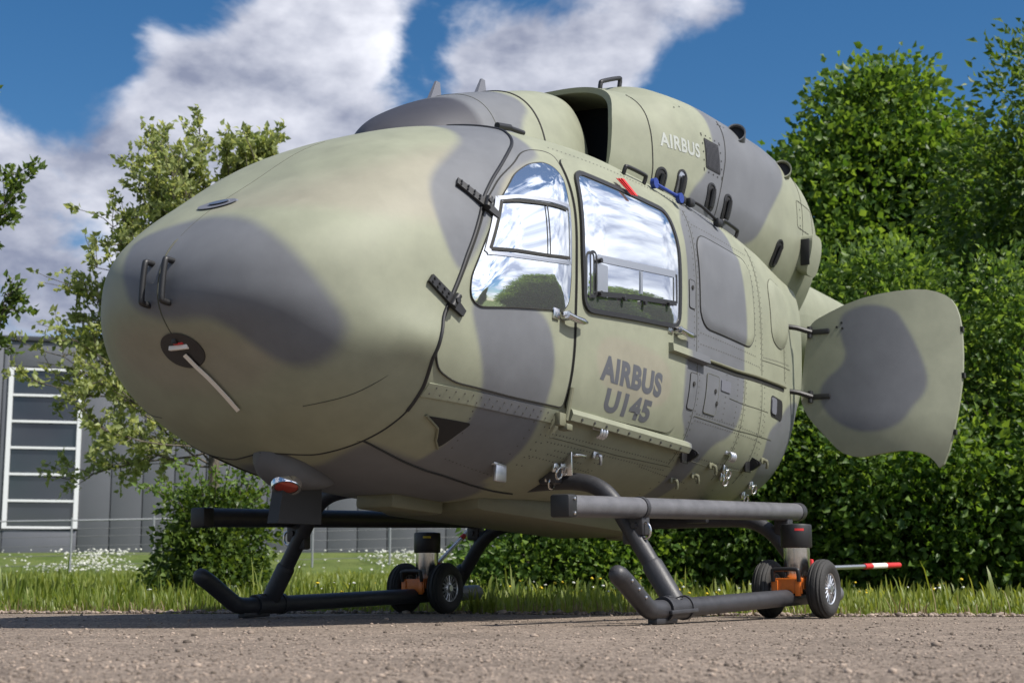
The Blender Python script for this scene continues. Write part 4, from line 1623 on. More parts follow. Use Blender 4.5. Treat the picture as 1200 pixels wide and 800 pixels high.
# cross tubes
fpath = [(1.4785, 1.20, .02), (1.4785, 1.13, .13), (1.4785, 1.05, .255), (1.4785, .965, .385), (1.4785, .905, .475), (1.4785, .835, .54), (1.4785, .74, .575), (1.4785, .58, .585), (1.4785, .3, .575)]
full = fpath + [(x, -y, z) for x, y, z in fpath[::-1]]
ct = MB().tube(smooth_path(full, 5), .0405, 24).build('front_cross_tube', M_TUBE, heli, xf=SK)
rpath = [(-.20, 1.20, .01), (-.20, 1.13, .10), (-.20, 1.02, .255), (-.20, .955, .33), (-.20, .88, .38), (-.20, .78, .408), (-.20, .6, .412), (-.20, .3, .41)]
full = rpath + [(x, -y, z) for x, y, z in rpath[::-1]]
rt = MB().tube(smooth_path(full, 5), .0405, 24).build('rear_cross_tube', M_TUBE, heli, xf=SK)
for s in (1, -1):
    d_ = np.array((0, -.152 * s, .235))
    d_ /= np.linalg.norm(d_)
    b_ = np.array((1.4785, 1.195 * s, .03))
    MB().tube([b_, b_ + d_ * .19, b_ + d_ * .205], [.049, .049, .043], 24).build('strut_sleeve', M_TUBE, ct, xf=SK)
    b_ = np.array((-.20, 1.195 * s, .02))
    MB().tube([b_, b_ + d_ * .15, b_ + d_ * .165], [.049, .049, .043], 24).build('strut_sleeve', M_TUBE, rt, xf=SK)
    mb = MB()
    mb.box((1.50, .60 * s, .62), (.16, .10, .10), bev=.015)
    mb.build('gear_clamp', M_TUBE, ct, xf=SK)
    mb = MB()
    mb.box((1.56, .70 * s, .66), (.012, .06, .11), bev=.003)
    mb.box((1.50, .72 * s, .70), (.10, .05, .012), bev=.003)
    mb.build('clamp_plate', M_STEEL, ct, xf=SK)
    mb = MB()
    mb.box((-.20, .52 * s, .45), (.14, .14, .11), bev=.015)
    mb.box((-.20, .42 * s, .50), (.12, .10, .16), bev=.015)
    mb.build('gear_clamp', M_TUBE, rt, xf=SK)

# ------------------------------------------------------------------ ground handling wheels (world frame, on the ground)
def gh(P):
    """heli ground frame (x forward, y left, z up from the ground) -> world"""
    P = np.asarray(P, float)
    return np.array([OX, OY, 0]) + P[:, :1] * Fv + P[:, 1:2] * Lv + P[:, 2:3] * Uv


WR = .1515


def ground_wheel(y0, label, lever):
    base = gh(np.array([[.09, y0, 0]]))[0]
    root = empty('ground_handling_wheels', tuple(base), label, 'wheel dolly', 'ground handling wheels under the skids')
    XF = lambda V: gh(np.asarray(V) + np.array([.09, y0, 0])) - base
    for t in (1, -1):
        yc_ = .150 * t
        prof_ = []
        hw = .048
        for a in np.linspace(-1, 1, 25):
            r = WR - .030 * abs(a) ** 3.2
            if abs(abs(a) - .30) < .06 or abs(abs(a) - .62) < .06:
                r -= .006
            prof_.append((r, a * hw))
        prof_ = [(.080, -hw * .80), (.100, -hw * 1.02)] + prof_ + [(.100, hw * 1.02), (.080, hw * .80)]
        wh = MB().lathe(prof_, (0, yc_, WR), (0, 1, 0), 56).build('tyre', M_TYRE, root, xf=XF)
        mb = MB()
        mb.lathe([(.082, -.036), (.078, -.02), (.074, .012), (.082, .036)], (0, yc_, WR), (0, 1, 0), 40)
        for fs in (1, -1):
            mb.lathe([(0, .046 * fs), (.018, .046 * fs), (.021, .036 * fs), (.036, .030 * fs), (.040, .020 * fs)], (0, yc_, WR), (0, 1, 0), 28)
            mb.lathe([(.074, .034 * fs), (.084, .040 * fs), (.086, .032 * fs)], (0, yc_, WR), (0, 1, 0), 40)
            for k in range(16):
                a = k * 2 * math.pi / 16
                c, s_ = math.cos(a), math.sin(a)
                p0 = np.array((.030 * c, yc_ + .030 * fs, WR + .030 * s_))
                p1 = np.array((.079 * c, yc_ + .028 * fs, WR + .079 * s_))
                mb.tube([p0, p1], .0052, 6)
        mb.build('rim', M_ALU, wh, xf=XF)
        MB().lathe([(.0, 0), (.08, 0)], (0, yc_, WR), (0, 1, 0), 28).build('hub_disc', M_DARK, wh, xf=XF)
    MB().tube([(0, -.15, WR), (0, .15, WR)], .022, 12).build('axle', M_STEEL, root, xf=XF)
    mb = MB()
    mb.box((.03, 0, .200), (.19, .17, .012), bev=.003)
    mb.box((.12, 0, .165), (.012, .17, .075), bev=.003)
    mb.box((-.06, 0, .165), (.012, .17, .075), bev=.003)
    mb.box((.03, .085, .175), (.17, .012, .05), bev=.003)
    mb.box((.03, -.085, .175), (.17, .012, .05), bev=.003)
    for sgn in (1, -1):
        mb.box((.125, .062 * sgn, .155), (.014, .03, .08), bev=.003)
    mb.build('frame', M_ORANGE, root, xf=XF)
    mb = MB()
    mb.tube(smooth_path([(.13, -.07, .19), (.14, -.07, .235), (.14, -.055, .25), (.14, .055, .25), (.14, .07, .235), (.13, .07, .19)], 5), .011, 10)
    mb.build('carry_handle', M_BLACK, root, xf=XF)
    MB().lathe([(0, .0), (.066, .0), (.068, .006), (.068, .20), (.0, .2)], (-.02, 0, .206), (0, 0, 1), 32).build('hydraulic_cylinder', M_STEEL, root, xf=XF)
    cp = MB().lathe([(.07, .0), (.078, .002), (.081, .006), (.081, .115), (.078, .122), (.05, .126), (0, .126)], (-.02, 0, .362), (0, 0, 1), 32).build('cylinder_cover', M_BLACK, root, xf=XF)
    mb = MB()
    a = np.linspace(.3, .9, 6)
    for i in range(5):
        for za in (.450,):
            p = [(-.02 + .0818 * math.cos(b), .0818 * math.sin(b), z) for b in (a[i], a[i + 1]) for z in (za, za + .012)]
            mb.add(p, [(0, 1, 3, 2)])
    mb.build('cover_mark', M_RED if y0 > 0 else mat('yellow_mark', (.6, .45, .02), .5), cp, xf=XF)
    mb = MB()
    mb.box((-.105, .03, .26), (.03, .05, .09), bev=.006)
    mb.build('valve_block', M_RED, root, xf=XF)
    # pump lever
    a, b = np.array(lever[0]), np.array(lever[1])
    d_ = b - a
    lv = MB().tube([a, a + d_ * .62], .0125, 12).build('pump_lever', M_ALU, root, xf=XF)
    for k, (t0, t1, m_) in enumerate(((.60, .68, M_RED), (.68, .84, M_WHITE), (.84, 1.0, M_RED))):
        MB().tube([a + d_ * t0, a + d_ * t1], .0165, 12).build('lever_grip', m_, lv, xf=XF)
    return root


ground_wheel(1.2, 'orange twin-wheel dolly clamped to the near skid, its pump lever level', ((-.10, .0, .255), (-1.62, .0, .29)))
ground_wheel(-1.2, 'orange twin-wheel dolly clamped to the far skid, its pump lever raised', ((-.10, .02, .30), (-.52, .02, .56)))

# ====================================================================================
# THE PLACE
# ====================================================================================
def vnoise(x, y, seed=0):
    """cheap smooth noise from sines"""
    r = np.random.default_rng(seed)
    out = np.zeros_like(x)
    for k in range(7):
        a = r.uniform(0, 2 * np.pi)
        fq = r.uniform(.15, 1.2)
        out += np.sin((x * np.cos(a) + y * np.sin(a)) * fq + r.uniform(0, 6.28)) / 7
    return out


def sm(t):
    t = np.clip(t, 0, 1)
    return t * t * (3 - 2 * t)


def terrain(x, y):
    z = .10 * sm((y - 10.5) / 12) + .22 * sm((y - 20) / 18)
    z += .80 * sm((y - 38.5) / 8) * sm((14 - x) / 6)
    z += .02 * vnoise(x * 2, y * 2, 3) * sm((y - 10) / 4)
    return z


def ground_material():
    m = bpy.data.materials.new('grass_ground')
    m.use_nodes = True
    nt = m.node_tree
    b = nt.nodes['Principled BSDF']
    b.inputs['Roughness'].default_value = .95
    b.inputs['Specular IOR Level'].default_value = .15
    tc = N(nt.nodes, 'ShaderNodeTexCoord')
    n1 = N(nt.nodes, 'ShaderNodeTexNoise')
    n1.inputs['Scale'].default_value = .9
    n1.inputs['Detail'].default_value = 8
    n1.inputs['Roughness'].default_value = .7
    nt.links.new(tc.outputs['Object'], n1.inputs['Vector'])
    cr = N(nt.nodes, 'ShaderNodeValToRGB')
    cr.color_ramp.elements[0].position = .32
    cr.color_ramp.elements[0].color = (.060, .100, .020, 1)
    cr.color_ramp.elements[1].position = .70
    cr.color_ramp.elements[1].color = (.150, .175, .055, 1)
    nt.links.new(n1.outputs['Fac'], cr.inputs[0])
    nt.links.new(cr.outputs[0], b.inputs['Base Color'])
    n2 = N(nt.nodes, 'ShaderNodeTexNoise')
    n2.inputs['Scale'].default_value = 22
    n2.inputs['Detail'].default_value = 5
    nt.links.new(tc.outputs['Object'], n2.inputs['Vector'])
    bp = N(nt.nodes, 'ShaderNodeBump')
    bp.inputs['Strength'].default_value = 1
    bp.inputs['Distance'].default_value = .06
    nt.links.new(n2.outputs['Fac'], bp.inputs['Height'])
    nt.links.new(bp.outputs[0], b.inputs['Normal'])
    return m


gx = np.r_[-900, -300, np.linspace(-60, 60, 140), 300, 900]
gy = np.r_[-600, -100, np.linspace(-30, 8, 14), np.linspace(8.3, 60, 150), 120, 400, 1500]
GX, GY = np.meshgrid(gx, gy, indexing='ij')
gr = grid_obj('ground', np.stack([GX, GY, terrain(GX, GY) - .012], -1), ground_material(), None, flip=True)
gr['kind'] = 'structure'


# gravelled asphalt lot, its far edge ragged
def lot_edge(x):
    return np.interp(x, [-60, -6, -3.2, -.6, .6, 1.8, 3.0, 60], [10.2, 9.9, 9.75, 9.70, 9.25, 8.85, 8.75, 8.6])


def lot_material():
    m = bpy.data.materials.new('gravelled_asphalt')
    m.use_nodes = True
    nt = m.node_tree
    b = nt.nodes['Principled BSDF']
    b.inputs['Roughness'].default_value = .88
    b.inputs['Specular IOR Level'].default_value = .25
    tc = N(nt.nodes, 'ShaderNodeTexCoord')
    v = N(nt.nodes, 'ShaderNodeTexVoronoi')
    v.inputs['Scale'].default_value = 110
    nt.links.new(tc.outputs['Object'], v.inputs['Vector'])
    cr = N(nt.nodes, 'ShaderNodeValToRGB')
    e = cr.color_ramp.elements
    e[0].position = .0
    e[0].color = (.078, .060, .047, 1)
    e[1].position = 1.0
    e[1].color = (.40, .325, .26, 1)
    q = cr.color_ramp.elements.new(.45)
    q.color = (.180, .143, .115, 1)
    q = cr.color_ramp.elements.new(.72)
    q.color = (.24, .193, .155, 1)
    sx_ = N(nt.nodes, 'ShaderNodeSeparateColor')
    nt.links.new(v.outputs['Color'], sx_.inputs[0])
    nt.links.new(sx_.outputs[0], cr.inputs[0])
    n1 = N(nt.nodes, 'ShaderNodeTexNoise')
    n1.inputs['Scale'].default_value = 1.6
    n1.inputs['Detail'].default_value = 11
    n1.inputs['Roughness'].default_value = .7
    nt.links.new(tc.outputs['Object'], n1.inputs['Vector'])
    mr = N(nt.nodes, 'ShaderNodeMapRange')
    mr.inputs['From Min'].default_value = .25
    mr.inputs['From Max'].default_value = .75
    mr.inputs['To Min'].default_value = .68
    mr.inputs['To Max'].default_value = 1.3
    nt.links.new(n1.outputs['Fac'], mr.inputs['Value'])
    mx = N(nt.nodes, 'ShaderNodeMix', data_type='RGBA', blend_type='MULTIPLY')
    mx.inputs['Factor'].default_value = 1
    nt.links.new(cr.outputs[0], mx.inputs['A'])
    nt.links.new(mr.outputs[0], mx.inputs['B'])
    nt.links.new(mx.outputs['Result'], b.inputs['Base Color'])
    bp = N(nt.nodes, 'ShaderNodeBump')
    bp.inputs['Strength'].default_value = 1
    bp.inputs['Distance'].default_value = .006
    bp.invert = True
    nt.links.new(v.outputs['Distance'], bp.inputs['Height'])
    nt.links.new(bp.outputs[0], b.inputs['Normal'])
    return m


M_LOT = lot_material()
lx = np.r_[np.linspace(-60, -7, 20), np.linspace(-6.5, 6.5, 260), np.linspace(7, 60, 20)]
u = np.r_[np.linspace(-25, 0, 6)]
ex = lot_edge(lx) + .10 * vnoise(lx * 6, lx * 0, 5) + .05 * vnoise(lx * 25, lx * 0, 6)
rows = []
for t in np.r_[np.linspace(0, .9, 40), np.linspace(.92, 1, 8)]:
    yy = -25 + (ex + 25) * t
    rows.append(np.stack([lx, yy, 0 * lx + .0005 * vnoise(lx * 20, yy * 20, 9) - (.010 if t == 1 else 0)], -1))
lot = grid_obj('parking_lot', np.array(rows), M_LOT, None, flip=True)
lot['kind'] = 'structure'


def ico_stones(name, C, R, m, seed=1):
    bm = bmesh.new()
    bmesh.ops.create_icosphere(bm, subdivisions=1, radius=1)
    bm.verts.ensure_lookup_table()
    V0 = np.array([v.co[:] for v in bm.verts])
    F0 = np.array([[v.index for v in f.verts] for f in bm.faces])
    bm.free()
    r = np.random.default_rng(seed)
    n = len(C)
    jit = 1 + r.uniform(-.28, .28, (n, len(V0), 1))
    sc = np.stack([r.uniform(.75, 1.3, n), r.uniform(.75, 1.3, n), r.uniform(.45, .8, n)], -1)
    a = r.uniform(0, 2 * np.pi, n)
    V = V0[None] * jit * sc[:, None] * np.asarray(R)[:, None, None]
    ca, sa = np.cos(a)[:, None], np.sin(a)[:, None]
    V = np.stack([V[..., 0] * ca - V[..., 1] * sa, V[..., 0] * sa + V[..., 1] * ca, V[..., 2]], -1)
    V += np.asarray(C)[:, None]
    Fq = (np.arange(n) * len(V0))[:, None, None] + F0[None]
    me = fast_mesh(V.reshape(-1, 3), Fq.reshape(-1, 3))
    o = link(name, me, m, None, False)
    col = r.uniform(.35, 1.7, n) ** 1.0
    tint = np.stack([.22 * col, .175 * col, .14 * col, np.ones(n)], -1)
    at = me.attributes.new('tint', 'FLOAT_COLOR', 'POINT')
    at.data.foreach_set('color', np.repeat(tint, len(V0), 0).astype(np.float32).ravel())
    return o


M_STONE = mat('loose_stone', rough=.85, attr='tint', spec=.3)
ns = 26000
d_ = 1.3 / rng.uniform(1.3 / 9.6, 1, ns) ** 1.0
sx_ = rng.uniform(-.42, .42, ns) * d_
keep = d_ < lot_edge(sx_) - .02
C = np.c_[sx_, d_, np.zeros(ns)][keep]
R_ = rng.lognormal(math.log(.0021), .45, len(C)) * (1 + .07 * C[:, 1])
C[:, 2] = R_ * .22
st_ = ico_stones('loose_gravel', C, R_, M_STONE, 4)
st_['kind'] = 'stuff'
tag(st_, 'loose brown gravel scattered over the lot', 'gravel')
# coarser stones along the ragged edge
ne = 5000
ex_ = rng.uniform(-6, 6, ne)
C = np.c_[ex_, lot_edge(ex_) + rng.normal(-.02, .13, ne), np.zeros(ne)]
R_ = rng.lognormal(math.log(.0085), .45, ne)
C[:, 2] = R_ * .2
es_ = ico_stones('edge_gravel', C, R_, M_STONE, 5)
es_['kind'] = 'stuff'
tag(es_, 'coarser grey stones along the edge between lot and grass', 'gravel')


# ------------------------------------------------------------------ leaves and grass
def leaf_material(name, c0, c1, trans=.45, rough=.45):
    m = bpy.data.materials.new(name)
    m.use_nodes = True
    nt = m.node_tree
    b = nt.nodes['Principled BSDF']
    out = nt.nodes['Material Output']
    a = N(nt.nodes, 'ShaderNodeAttribute', attribute_name='tint')
    mx = N(nt.nodes, 'ShaderNodeMix', data_type='RGBA')
    mx.inputs['A'].default_value = (*c0, 1)
    mx.inputs['B'].default_value = (*c1, 1)
    nt.links.new(a.outputs['Fac'], mx.inputs['Factor'])
    nt.links.new(mx.outputs['Result'], b.inputs['Base Color'])
    b.inputs['Roughness'].default_value = rough
    b.inputs['Specular IOR Level'].default_value = .35
    tr = N(nt.nodes, 'ShaderNodeBsdfTranslucent')
    hs = N(nt.nodes, 'ShaderNodeHueSaturation')
    hs.inputs['Hue'].default_value = .48
    hs.inputs['Saturation'].default_value = 1.15
    hs.inputs['Value'].default_value = 1.5
    nt.links.new(mx.outputs['Result'], hs.inputs['Color'])
    nt.links.new(hs.outputs[0], tr.inputs['Color'])
    ms = N(nt.nodes, 'ShaderNodeMixShader')
    ms.inputs[0].default_value = trans
    nt.links.new(b.outputs[0], ms.inputs[1])
    nt.links.new(tr.outputs[0], ms.inputs[2])
    nt.links.new(ms.outputs[0], out.inputs['Surface'])
    return m


def leaves_mesh(P, D, size, tint, r, width=.6, fold=.18):
    """P (n,3) leaf bases, D (n,3) directions; two-quad pointed leaf with a fold"""
    n = len(P)
    D = D / (np.linalg.norm(D, axis=1)[:, None] + 1e-9)
    rv_ = r.normal(size=(n, 3))
    rv_[:, 2] *= .6
    S_ = np.cross(D, rv_)
    S_ /= np.linalg.norm(S_, axis=1)[:, None] + 1e-9
    Nn = np.cross(S_, D)
    s = np.asarray(size)[:, None]
    A = P
    B1 = P + D * s * .42 + S_ * s * width * .5 + Nn * s * fold
    B2 = P + D * s * .42 - S_ * s * width * .5 + Nn * s * fold
    Cc = P + D * s * 1.0 - Nn * s * .12
    Mm = P + D * s * .48
    V = np.stack([A, B1, Cc, B2, Mm], 1)
    base = (np.arange(n) * 5)[:, None, None]
    tri = np.array([[0, 4, 1], [4, 2, 1], [0, 3, 4], [4, 3, 2]])[None]
    me = fast_mesh(V.reshape(-1, 3), (base + tri).reshape(-1, 3))
    at = me.attributes.new('tint', 'FLOAT', 'POINT')
    at.data.foreach_set('value', np.repeat(np.clip(tint, 0, 1), 5).astype(np.float32))
    return me


M_BARK = mat('bark', (.10, .085, .065), .9, noise=.35, nscale=25, bump=.6, bscale=40)
M_LEAF_MAPLE = leaf_material('maple_leaf', (.048, .108, .020), (.160, .250, .052), .50)
M_LEAF_RIGHT = leaf_material('cherry_leaf', (.040, .090, .016), (.14, .21, .045), .45)
M_LEAF_PALE = leaf_material('whitebeam_leaf', (.15, .20, .055), (.38, .42, .17), .5)
M_LEAF_BUSH = leaf_material('bush_leaf', (.045, .085, .018), (.13, .19, .04), .42)
M_LEAF_HEDGE = leaf_material('hedge_leaf', (.055, .115, .024), (.185, .280, .065), .52)
M_GRASS = leaf_material('grass_blade', (.11, .16, .025), (.27, .30, .075), .45)
M_DRY = leaf_material('dry_stalk', (.16, .125, .06), (.28, .22, .12), .3)


def limb_tubes(mb, segs):
    for path, r0, r1 in segs:
        n = len(path)
        mb.tube(path, np.linspace(r0, r1, n), 8, caps=False)


def clump_crown(lobes, n_clump, per, size, r, shell=.72, spread=.30, droop=.25, up=.2):
    """leaf clumps spread through the outer part of a set of ellipsoid lobes"""
    vols = np.array([l[3] * l[4] * l[5] for l in lobes])
    cnt = r.multinomial(n_clump, vols / vols.sum())
    Ps, Ds, Ts, Ss = [], [], [], []
    for (cx, cy, cz, rx, ry, rz), k in zip(lobes, cnt):
        d = r.normal(size=(k, 3))
        d /= np.linalg.norm(d, axis=1)[:, None]
        rad = (shell + (1.0 - shell) * r.random(k) ** .6)
        low = r.random(k) < .12
        rad[low] *= r.uniform(.4, 1, low.sum())
        c = np.array([cx, cy, cz]) + d * rad[:, None] * np.array([rx, ry, rz])
        tc = r.normal(.42, .30, k)
        q = np.clip(r.normal(size=(k, per, 3)), -1.35, 1.35) * spread * np.array([1, 1, .62])
        p = c[:, None] + q
        out = d[:, None] * .75 + q / spread * .45 + r.normal(size=(k, per, 3)) * .55
        out[..., 2] += -droop + up * r.random((k, per))
        Ps.append(p.reshape(-1, 3))
        Ds.append(out.reshape(-1, 3))
        Ts.append((tc[:, None] + r.normal(0, .16, (k, per))).ravel())
        Ss.append(size * r.uniform(.65, 1.25, k * per))
    return np.vstack(Ps), np.vstack(Ds), np.concatenate(Ss), np.concatenate(Ts)


def leafy_tree(name, base, lobes, trunk_r, n_clump, per, size, lm, label, cat, seed, group=None, spread=.3, trunk_h=None, width=.85, branches=26):
    r = np.random.default_rng(seed)
    root = empty(name, tuple(base), label, cat, group)
    L = np.array(lobes)
    top = (L[:, 2] + L[:, 5]).max()
    mb = MB()
    th = trunk_h or top * .82
    tp = [np.array([.06 * math.sin(k * 1.3 + seed) * (k > 0), .06 * math.cos(k * 1.7 + seed) * (k > 0), th * k / 7]) for k in range(8)]
    mb.tube(smooth_path(tp, 4), np.linspace(trunk_r, trunk_r * .2, 29), 10, caps=False)
    for _ in range(branches):
        l = L[r.integers(len(L))]
        d = r.normal(size=3)
        d /= np.linalg.norm(d)
        e = l[:3] + d * l[3:] * r.uniform(.5, .95)
        t0 = np.clip(e[2] * r.uniform(.35, .75), .3, th * .93)
        s0 = np.array([0, 0, t0])
        mid = s0 * .5 + e * .5 + np.array([0, 0, .12 * top * r.uniform(0, .6)])
        mb.tube(smooth_path([s0, mid, e], 5), np.linspace(trunk_r * .34, .008, 11), 6, caps=False)
    mb.build('trunk', M_BARK, root)
    P, D, S_, T = clump_crown([tuple(l) for l in L], n_clump, per, size, r, spread=spread)
    k = P[:, 2] > .02
    link('crown', leaves_mesh(P[k], D[k], S_[k], T[k], r, width), lm, root, False)
    return root


def wpos(px, d):
    """point on the terrain d metres ahead, in the direction of picture column px"""
    x = (px - 600) / 1792.0 * d
    return np.array([x, d, float(terrain(np.array(x), np.array(d))) - .03])


# big maple behind the helicopter on the right
maple = leafy_tree('maple_tree', wpos(1050, 21.5), [(0, 0, 6.3, 1.05, 1.1, 1.15), (-.55, 0, 5.3, 1.35, 1.4, 1.3), (.75, .2, 5.3, 1.35, 1.4, 1.4), (-.5, 0, 3.9, 1.7, 1.7, 1.4), (.9, 0, 3.7, 1.7, 1.7, 1.5), (0, -.5, 2.4, 2.1, 1.8, 1.3), (-1.3, -.8, 2.6, 1.1, 1.1, .9), (1.1, -1.2, 2.9, .9, .9, .8), (.1, -1.4, 3.6, .9, .8, .7), (-.9, -.9, 4.6, .8, .8, .7), (.9, -.9, 4.9, .7, .7, .6), (-.2, -.3, 6.75, .6, .6, .75), (.35, 0, 6.9, .55, .55, .55), (1.5, 0, 2.3, 1.5, 1.5, 1.4)],
                   .20, 3000, 36, .115, M_LEAF_MAPLE, 'tall dense maple with a domed crown, behind the open tail door', 'tree', 21, spread=.27)
right_tree = leafy_tree('cherry_tree', wpos(1262, 17.5), [(0, 0, 5.6, .8, .9, 1.0), (-.25, 0, 4.5, 1.1, 1.1, 1.0), (.4, 0, 4.2, 1.3, 1.3, 1.1), (-.3, 0, 3.2, 1.1, 1.2, 1.0), (.3, 0, 2.2, 1.2, 1.2, 1.1), (-.4, 0, 1.3, .9, .9, 1.0)],
                        .13, 900, 28, .125, M_LEAF_RIGHT, 'looser yellow-green tree at the right edge of the photo', 'tree', 5, spread=.30, width=.5)

# hedge shrubs along the grass on the right
hs_spec = [(640, 15.6, .75, 1.25, 'low leafy shrub at the left end of the hedge, behind the near skid toe'),
           (716, 15.9, .85, 1.9, 'hedge shrub behind the strut of the near skid'),
           (800, 16.2, .95, 2.3, 'hedge shrub behind the middle of the near step tube'),
           (890, 16.0, .95, 2.5, 'hedge shrub behind the near wheel dolly'),
           (985, 15.9, 1.0, 3.5, 'hedge shrub below the open tail door'),
           (1085, 15.3, 1.0, 2.3, 'hedge shrub under the pointed corner of the tail door'),
           (1180, 15.8, 1.05, 3.3, 'hedge shrub at the right edge of the photo'),
           (1290, 15.0, 1.0, 2.4, 'hedge shrub beyond the right edge of the photo')]
for i, (px, d, w, h, lab) in enumerate(hs_spec):
    rr_ = np.random.default_rng(900 + i)
    lob = [(0, 0, h * .28, w * .95, w * .8, h * .30)]
    for _ in range(9):
        q = rr_.uniform(.25, .55)
        lob.append((rr_.uniform(-.85, .85) * w, rr_.uniform(-.6, .5) * w, h * rr_.uniform(.15, .85), w * q, w * q, h * q * .55))
    leafy_tree('hedge_shrub', wpos(px, d), lob, .05, int(520 * w * h / 2), 30, .078 + .012 * (i % 3), M_LEAF_MAPLE if i % 2 else M_LEAF_HEDGE, lab, 'shrub', 40 + i, 'shrubs of the hedge', spread=.20, trunk_h=h * .6, branches=18, width=.62)


# slender pale trees on the left: real branching, leaves along the twigs
def twig_tree(name, base, height, spread_r, lm, label, seed, leaf=.06, n_main=16, lean=0.0, dens=1.0, lowest=.35, trunk_r=.075, extra=()):
    r = np.random.default_rng(seed)
    root = empty(name, tuple(base), label, 'tree')
    mb = MB()
    tp = smooth_path([(0, 0, 0), (.02, .02, height * .3), (-.03 + lean * .3, 0, height * .6), (lean, 0, height * .97)], 8)
    mb.tube(tp, np.linspace(trunk_r, .008, len(tp)), 8, caps=False)
    P, D, T = [], [], []

    def along(path, n, jit):
        L_ = len(path)
        for _ in range(n):
            t = r.random() ** .75 * (L_ - 1.001)
            i = int(t)
            p = path[i] + (path[i + 1] - path[i]) * (t - i)
            tn = path[min(i + 1, L_ - 1)] - path[i]
            tn = tn / (np.linalg.norm(tn) + 1e-9)
            base_t = np.clip(r.normal(.5, .25), 0, 1)
            for _k in range(4):
                P.append(p + r.normal(size=3) * jit)
                D.append(tn * .6 + r.normal(size=3) * .7 + np.array([0, 0, .15]))
                T.append(base_t + r.normal(0, .12))

    specs = []
    for k in range(n_main):
        f_ = lowest + (1 - lowest) * (k + r.random()) / n_main
        a = r.uniform(0, 2 * math.pi) if k % 3 else (math.pi + r.normal(0, .5))
        g_ = (f_ - lowest) / (1 - lowest)
        ln = spread_r * (1.15 - .62 * g_ ** 1.5) * r.uniform(.75, 1.15)
        specs.append((f_, a, ln, r.uniform(.35, .9) + .35 * g_))
    specs += list(extra)
    for f_, a, ln, rise in specs:
        i = int(f_ * (len(tp) - 1))
        s0 = tp[i]
        dr = np.array([math.cos(a), math.sin(a), rise])
        dr /= np.linalg.norm(dr)
        pth = [s0]
        cur = dr.copy()
        for q in range(7):
            cur = cur + r.normal(size=3) * .13 + np.array([0, 0, .05 if rise > 0 else -.02])
            cur /= np.linalg.norm(cur)
            pth.append(pth[-1] + cur * ln / 7)
        pth = np.array(pth)
        mb.tube(pth, np.linspace(.012, .004, len(pth)), 6, caps=False)
        for q in range(2, 8):
            for _ in range(2 + (q > 3)):
                d2 = cur * .3 + dr * .5 + r.normal(size=3) * .6
                d2[2] += .25
                d2 /= np.linalg.norm(d2)
                l2 = ln * r.uniform(.16, .34)
                tw = [pth[q]]
                for _q in range(4):
                    d2 = d2 + r.normal(size=3) * .15
                    d2 /= np.linalg.norm(d2)
                    tw.append(tw[-1] + d2 * l2 / 4)
                tw = np.array(tw)
                mb.tube(tw, np.linspace(.005, .002, 5), 4, caps=False)
                along(tw, int(7 * dens), .022)
    mb.build('trunk', M_BARK, root)
    P, D, T = np.array(P), np.array(D), np.array(T)
    link('crown', leaves_mesh(P, D, leaf * r.uniform(.6, 1.25, len(P)), T, r, .62), lm, root, False)
    return root


twig_tree('whitebeam_tree', wpos(248, 14.5), 4.25, 1.55, M_LEAF_PALE, 'slender pale-leaved tree behind the helicopter nose', 17, leaf=.074, n_main=56, dens=.72, lowest=.34,
          extra=[(.40, math.pi * 1.02, 1.5, -.10), (.43, math.pi * .9, 1.55, .02), (.36, math.pi * 1.1, 1.3, .05), (.5, math.pi, 1.6, .15), (.38, math.pi * 1.25, 1.2, -.05), (.47, math.pi * .97, 1.35, .3)])
twig_tree('whitebeam_tree', wpos(-75, 13.5), 4.7, 1.05, M_LEAF_BUSH, 'dark leafy branches of a tree at the left edge of the photo', 31, leaf=.078, n_main=24, dens=.8, lowest=.48)
lob = [(0, 0, .40, .42, .42, .42), (-.08, 0, .75, .30, .32, .38), (.12, .1, .62, .36, .36, .36), (0, -.1, .22, .48, .45, .24)]
bush = leafy_tree('bush', wpos(252, 13.8), lob, .03, 300, 28, .055, M_LEAF_BUSH, 'dark green bush at the foot of the slender tree', 'bush', 77, spread=.11, trunk_h=.9, branches=16)
# wispy shoots of the bush
r_ = np.random.default_rng(3)
mb = MB()
P, D, T = [], [], []
for k in range(20):
    a = r_.uniform(0, 2 * math.pi)
    s0 = np.array([.2 * math.cos(a), .2 * math.sin(a), .7])
    e = s0 + np.array([.42 * math.cos(a) * r_.uniform(.4, 1.3), .3 * math.sin(a), r_.uniform(.25, .72)])
    pt = smooth_path([s0, (s0 + e) / 2 + np.array([0, 0, .08]), e], 6)
    mb.tube(pt, np.linspace(.006, .002, len(pt)), 4, caps=False)
    for q in pt[3:]:
        for _ in range(4):
            P.append(q + r_.normal(size=3) * .02)
            D.append(r_.normal(size=3) + np.array([0, 0, .3]))
            T.append(r_.normal(.7, .15))
mb.build('shoots', M_BARK, bush)
link('shoot_leaves', leaves_mesh(np.array(P), np.array(D), .06 * r_.uniform(.6, 1.2, len(P)), np.array(T), r_, .55), M_LEAF_HEDGE, bush, False)

# trees that stand outside the frame on the right (mirrored in the cabin windows)
for i, (x, y, sc_, rz) in enumerate(((19, 13.5, 1.0, .6), (25, 16.5, 1.15, 2.2), (22, 8.2, .85, 4.0), (30, 22, 1.2, 1.0))):
    lab = ['maple outside the frame, nearest the hedge end', 'maple outside the frame, second row, mid sized', 'smallest maple outside the frame, to the right of the lot', 'largest maple outside the frame, farthest to the right'][i]
    c = maple.copy()
    COL.objects.link(c)
    c.location = (x, y, -.03)
    c.rotation_euler = (0, 0, rz)
    c.scale = (sc_, sc_, sc_ * .80)
    tag(c, lab, 'tree', 'maples outside the frame')
    for ch in maple.children:
        d2 = ch.copy()
        COL.objects.link(d2)
        d2.parent = c


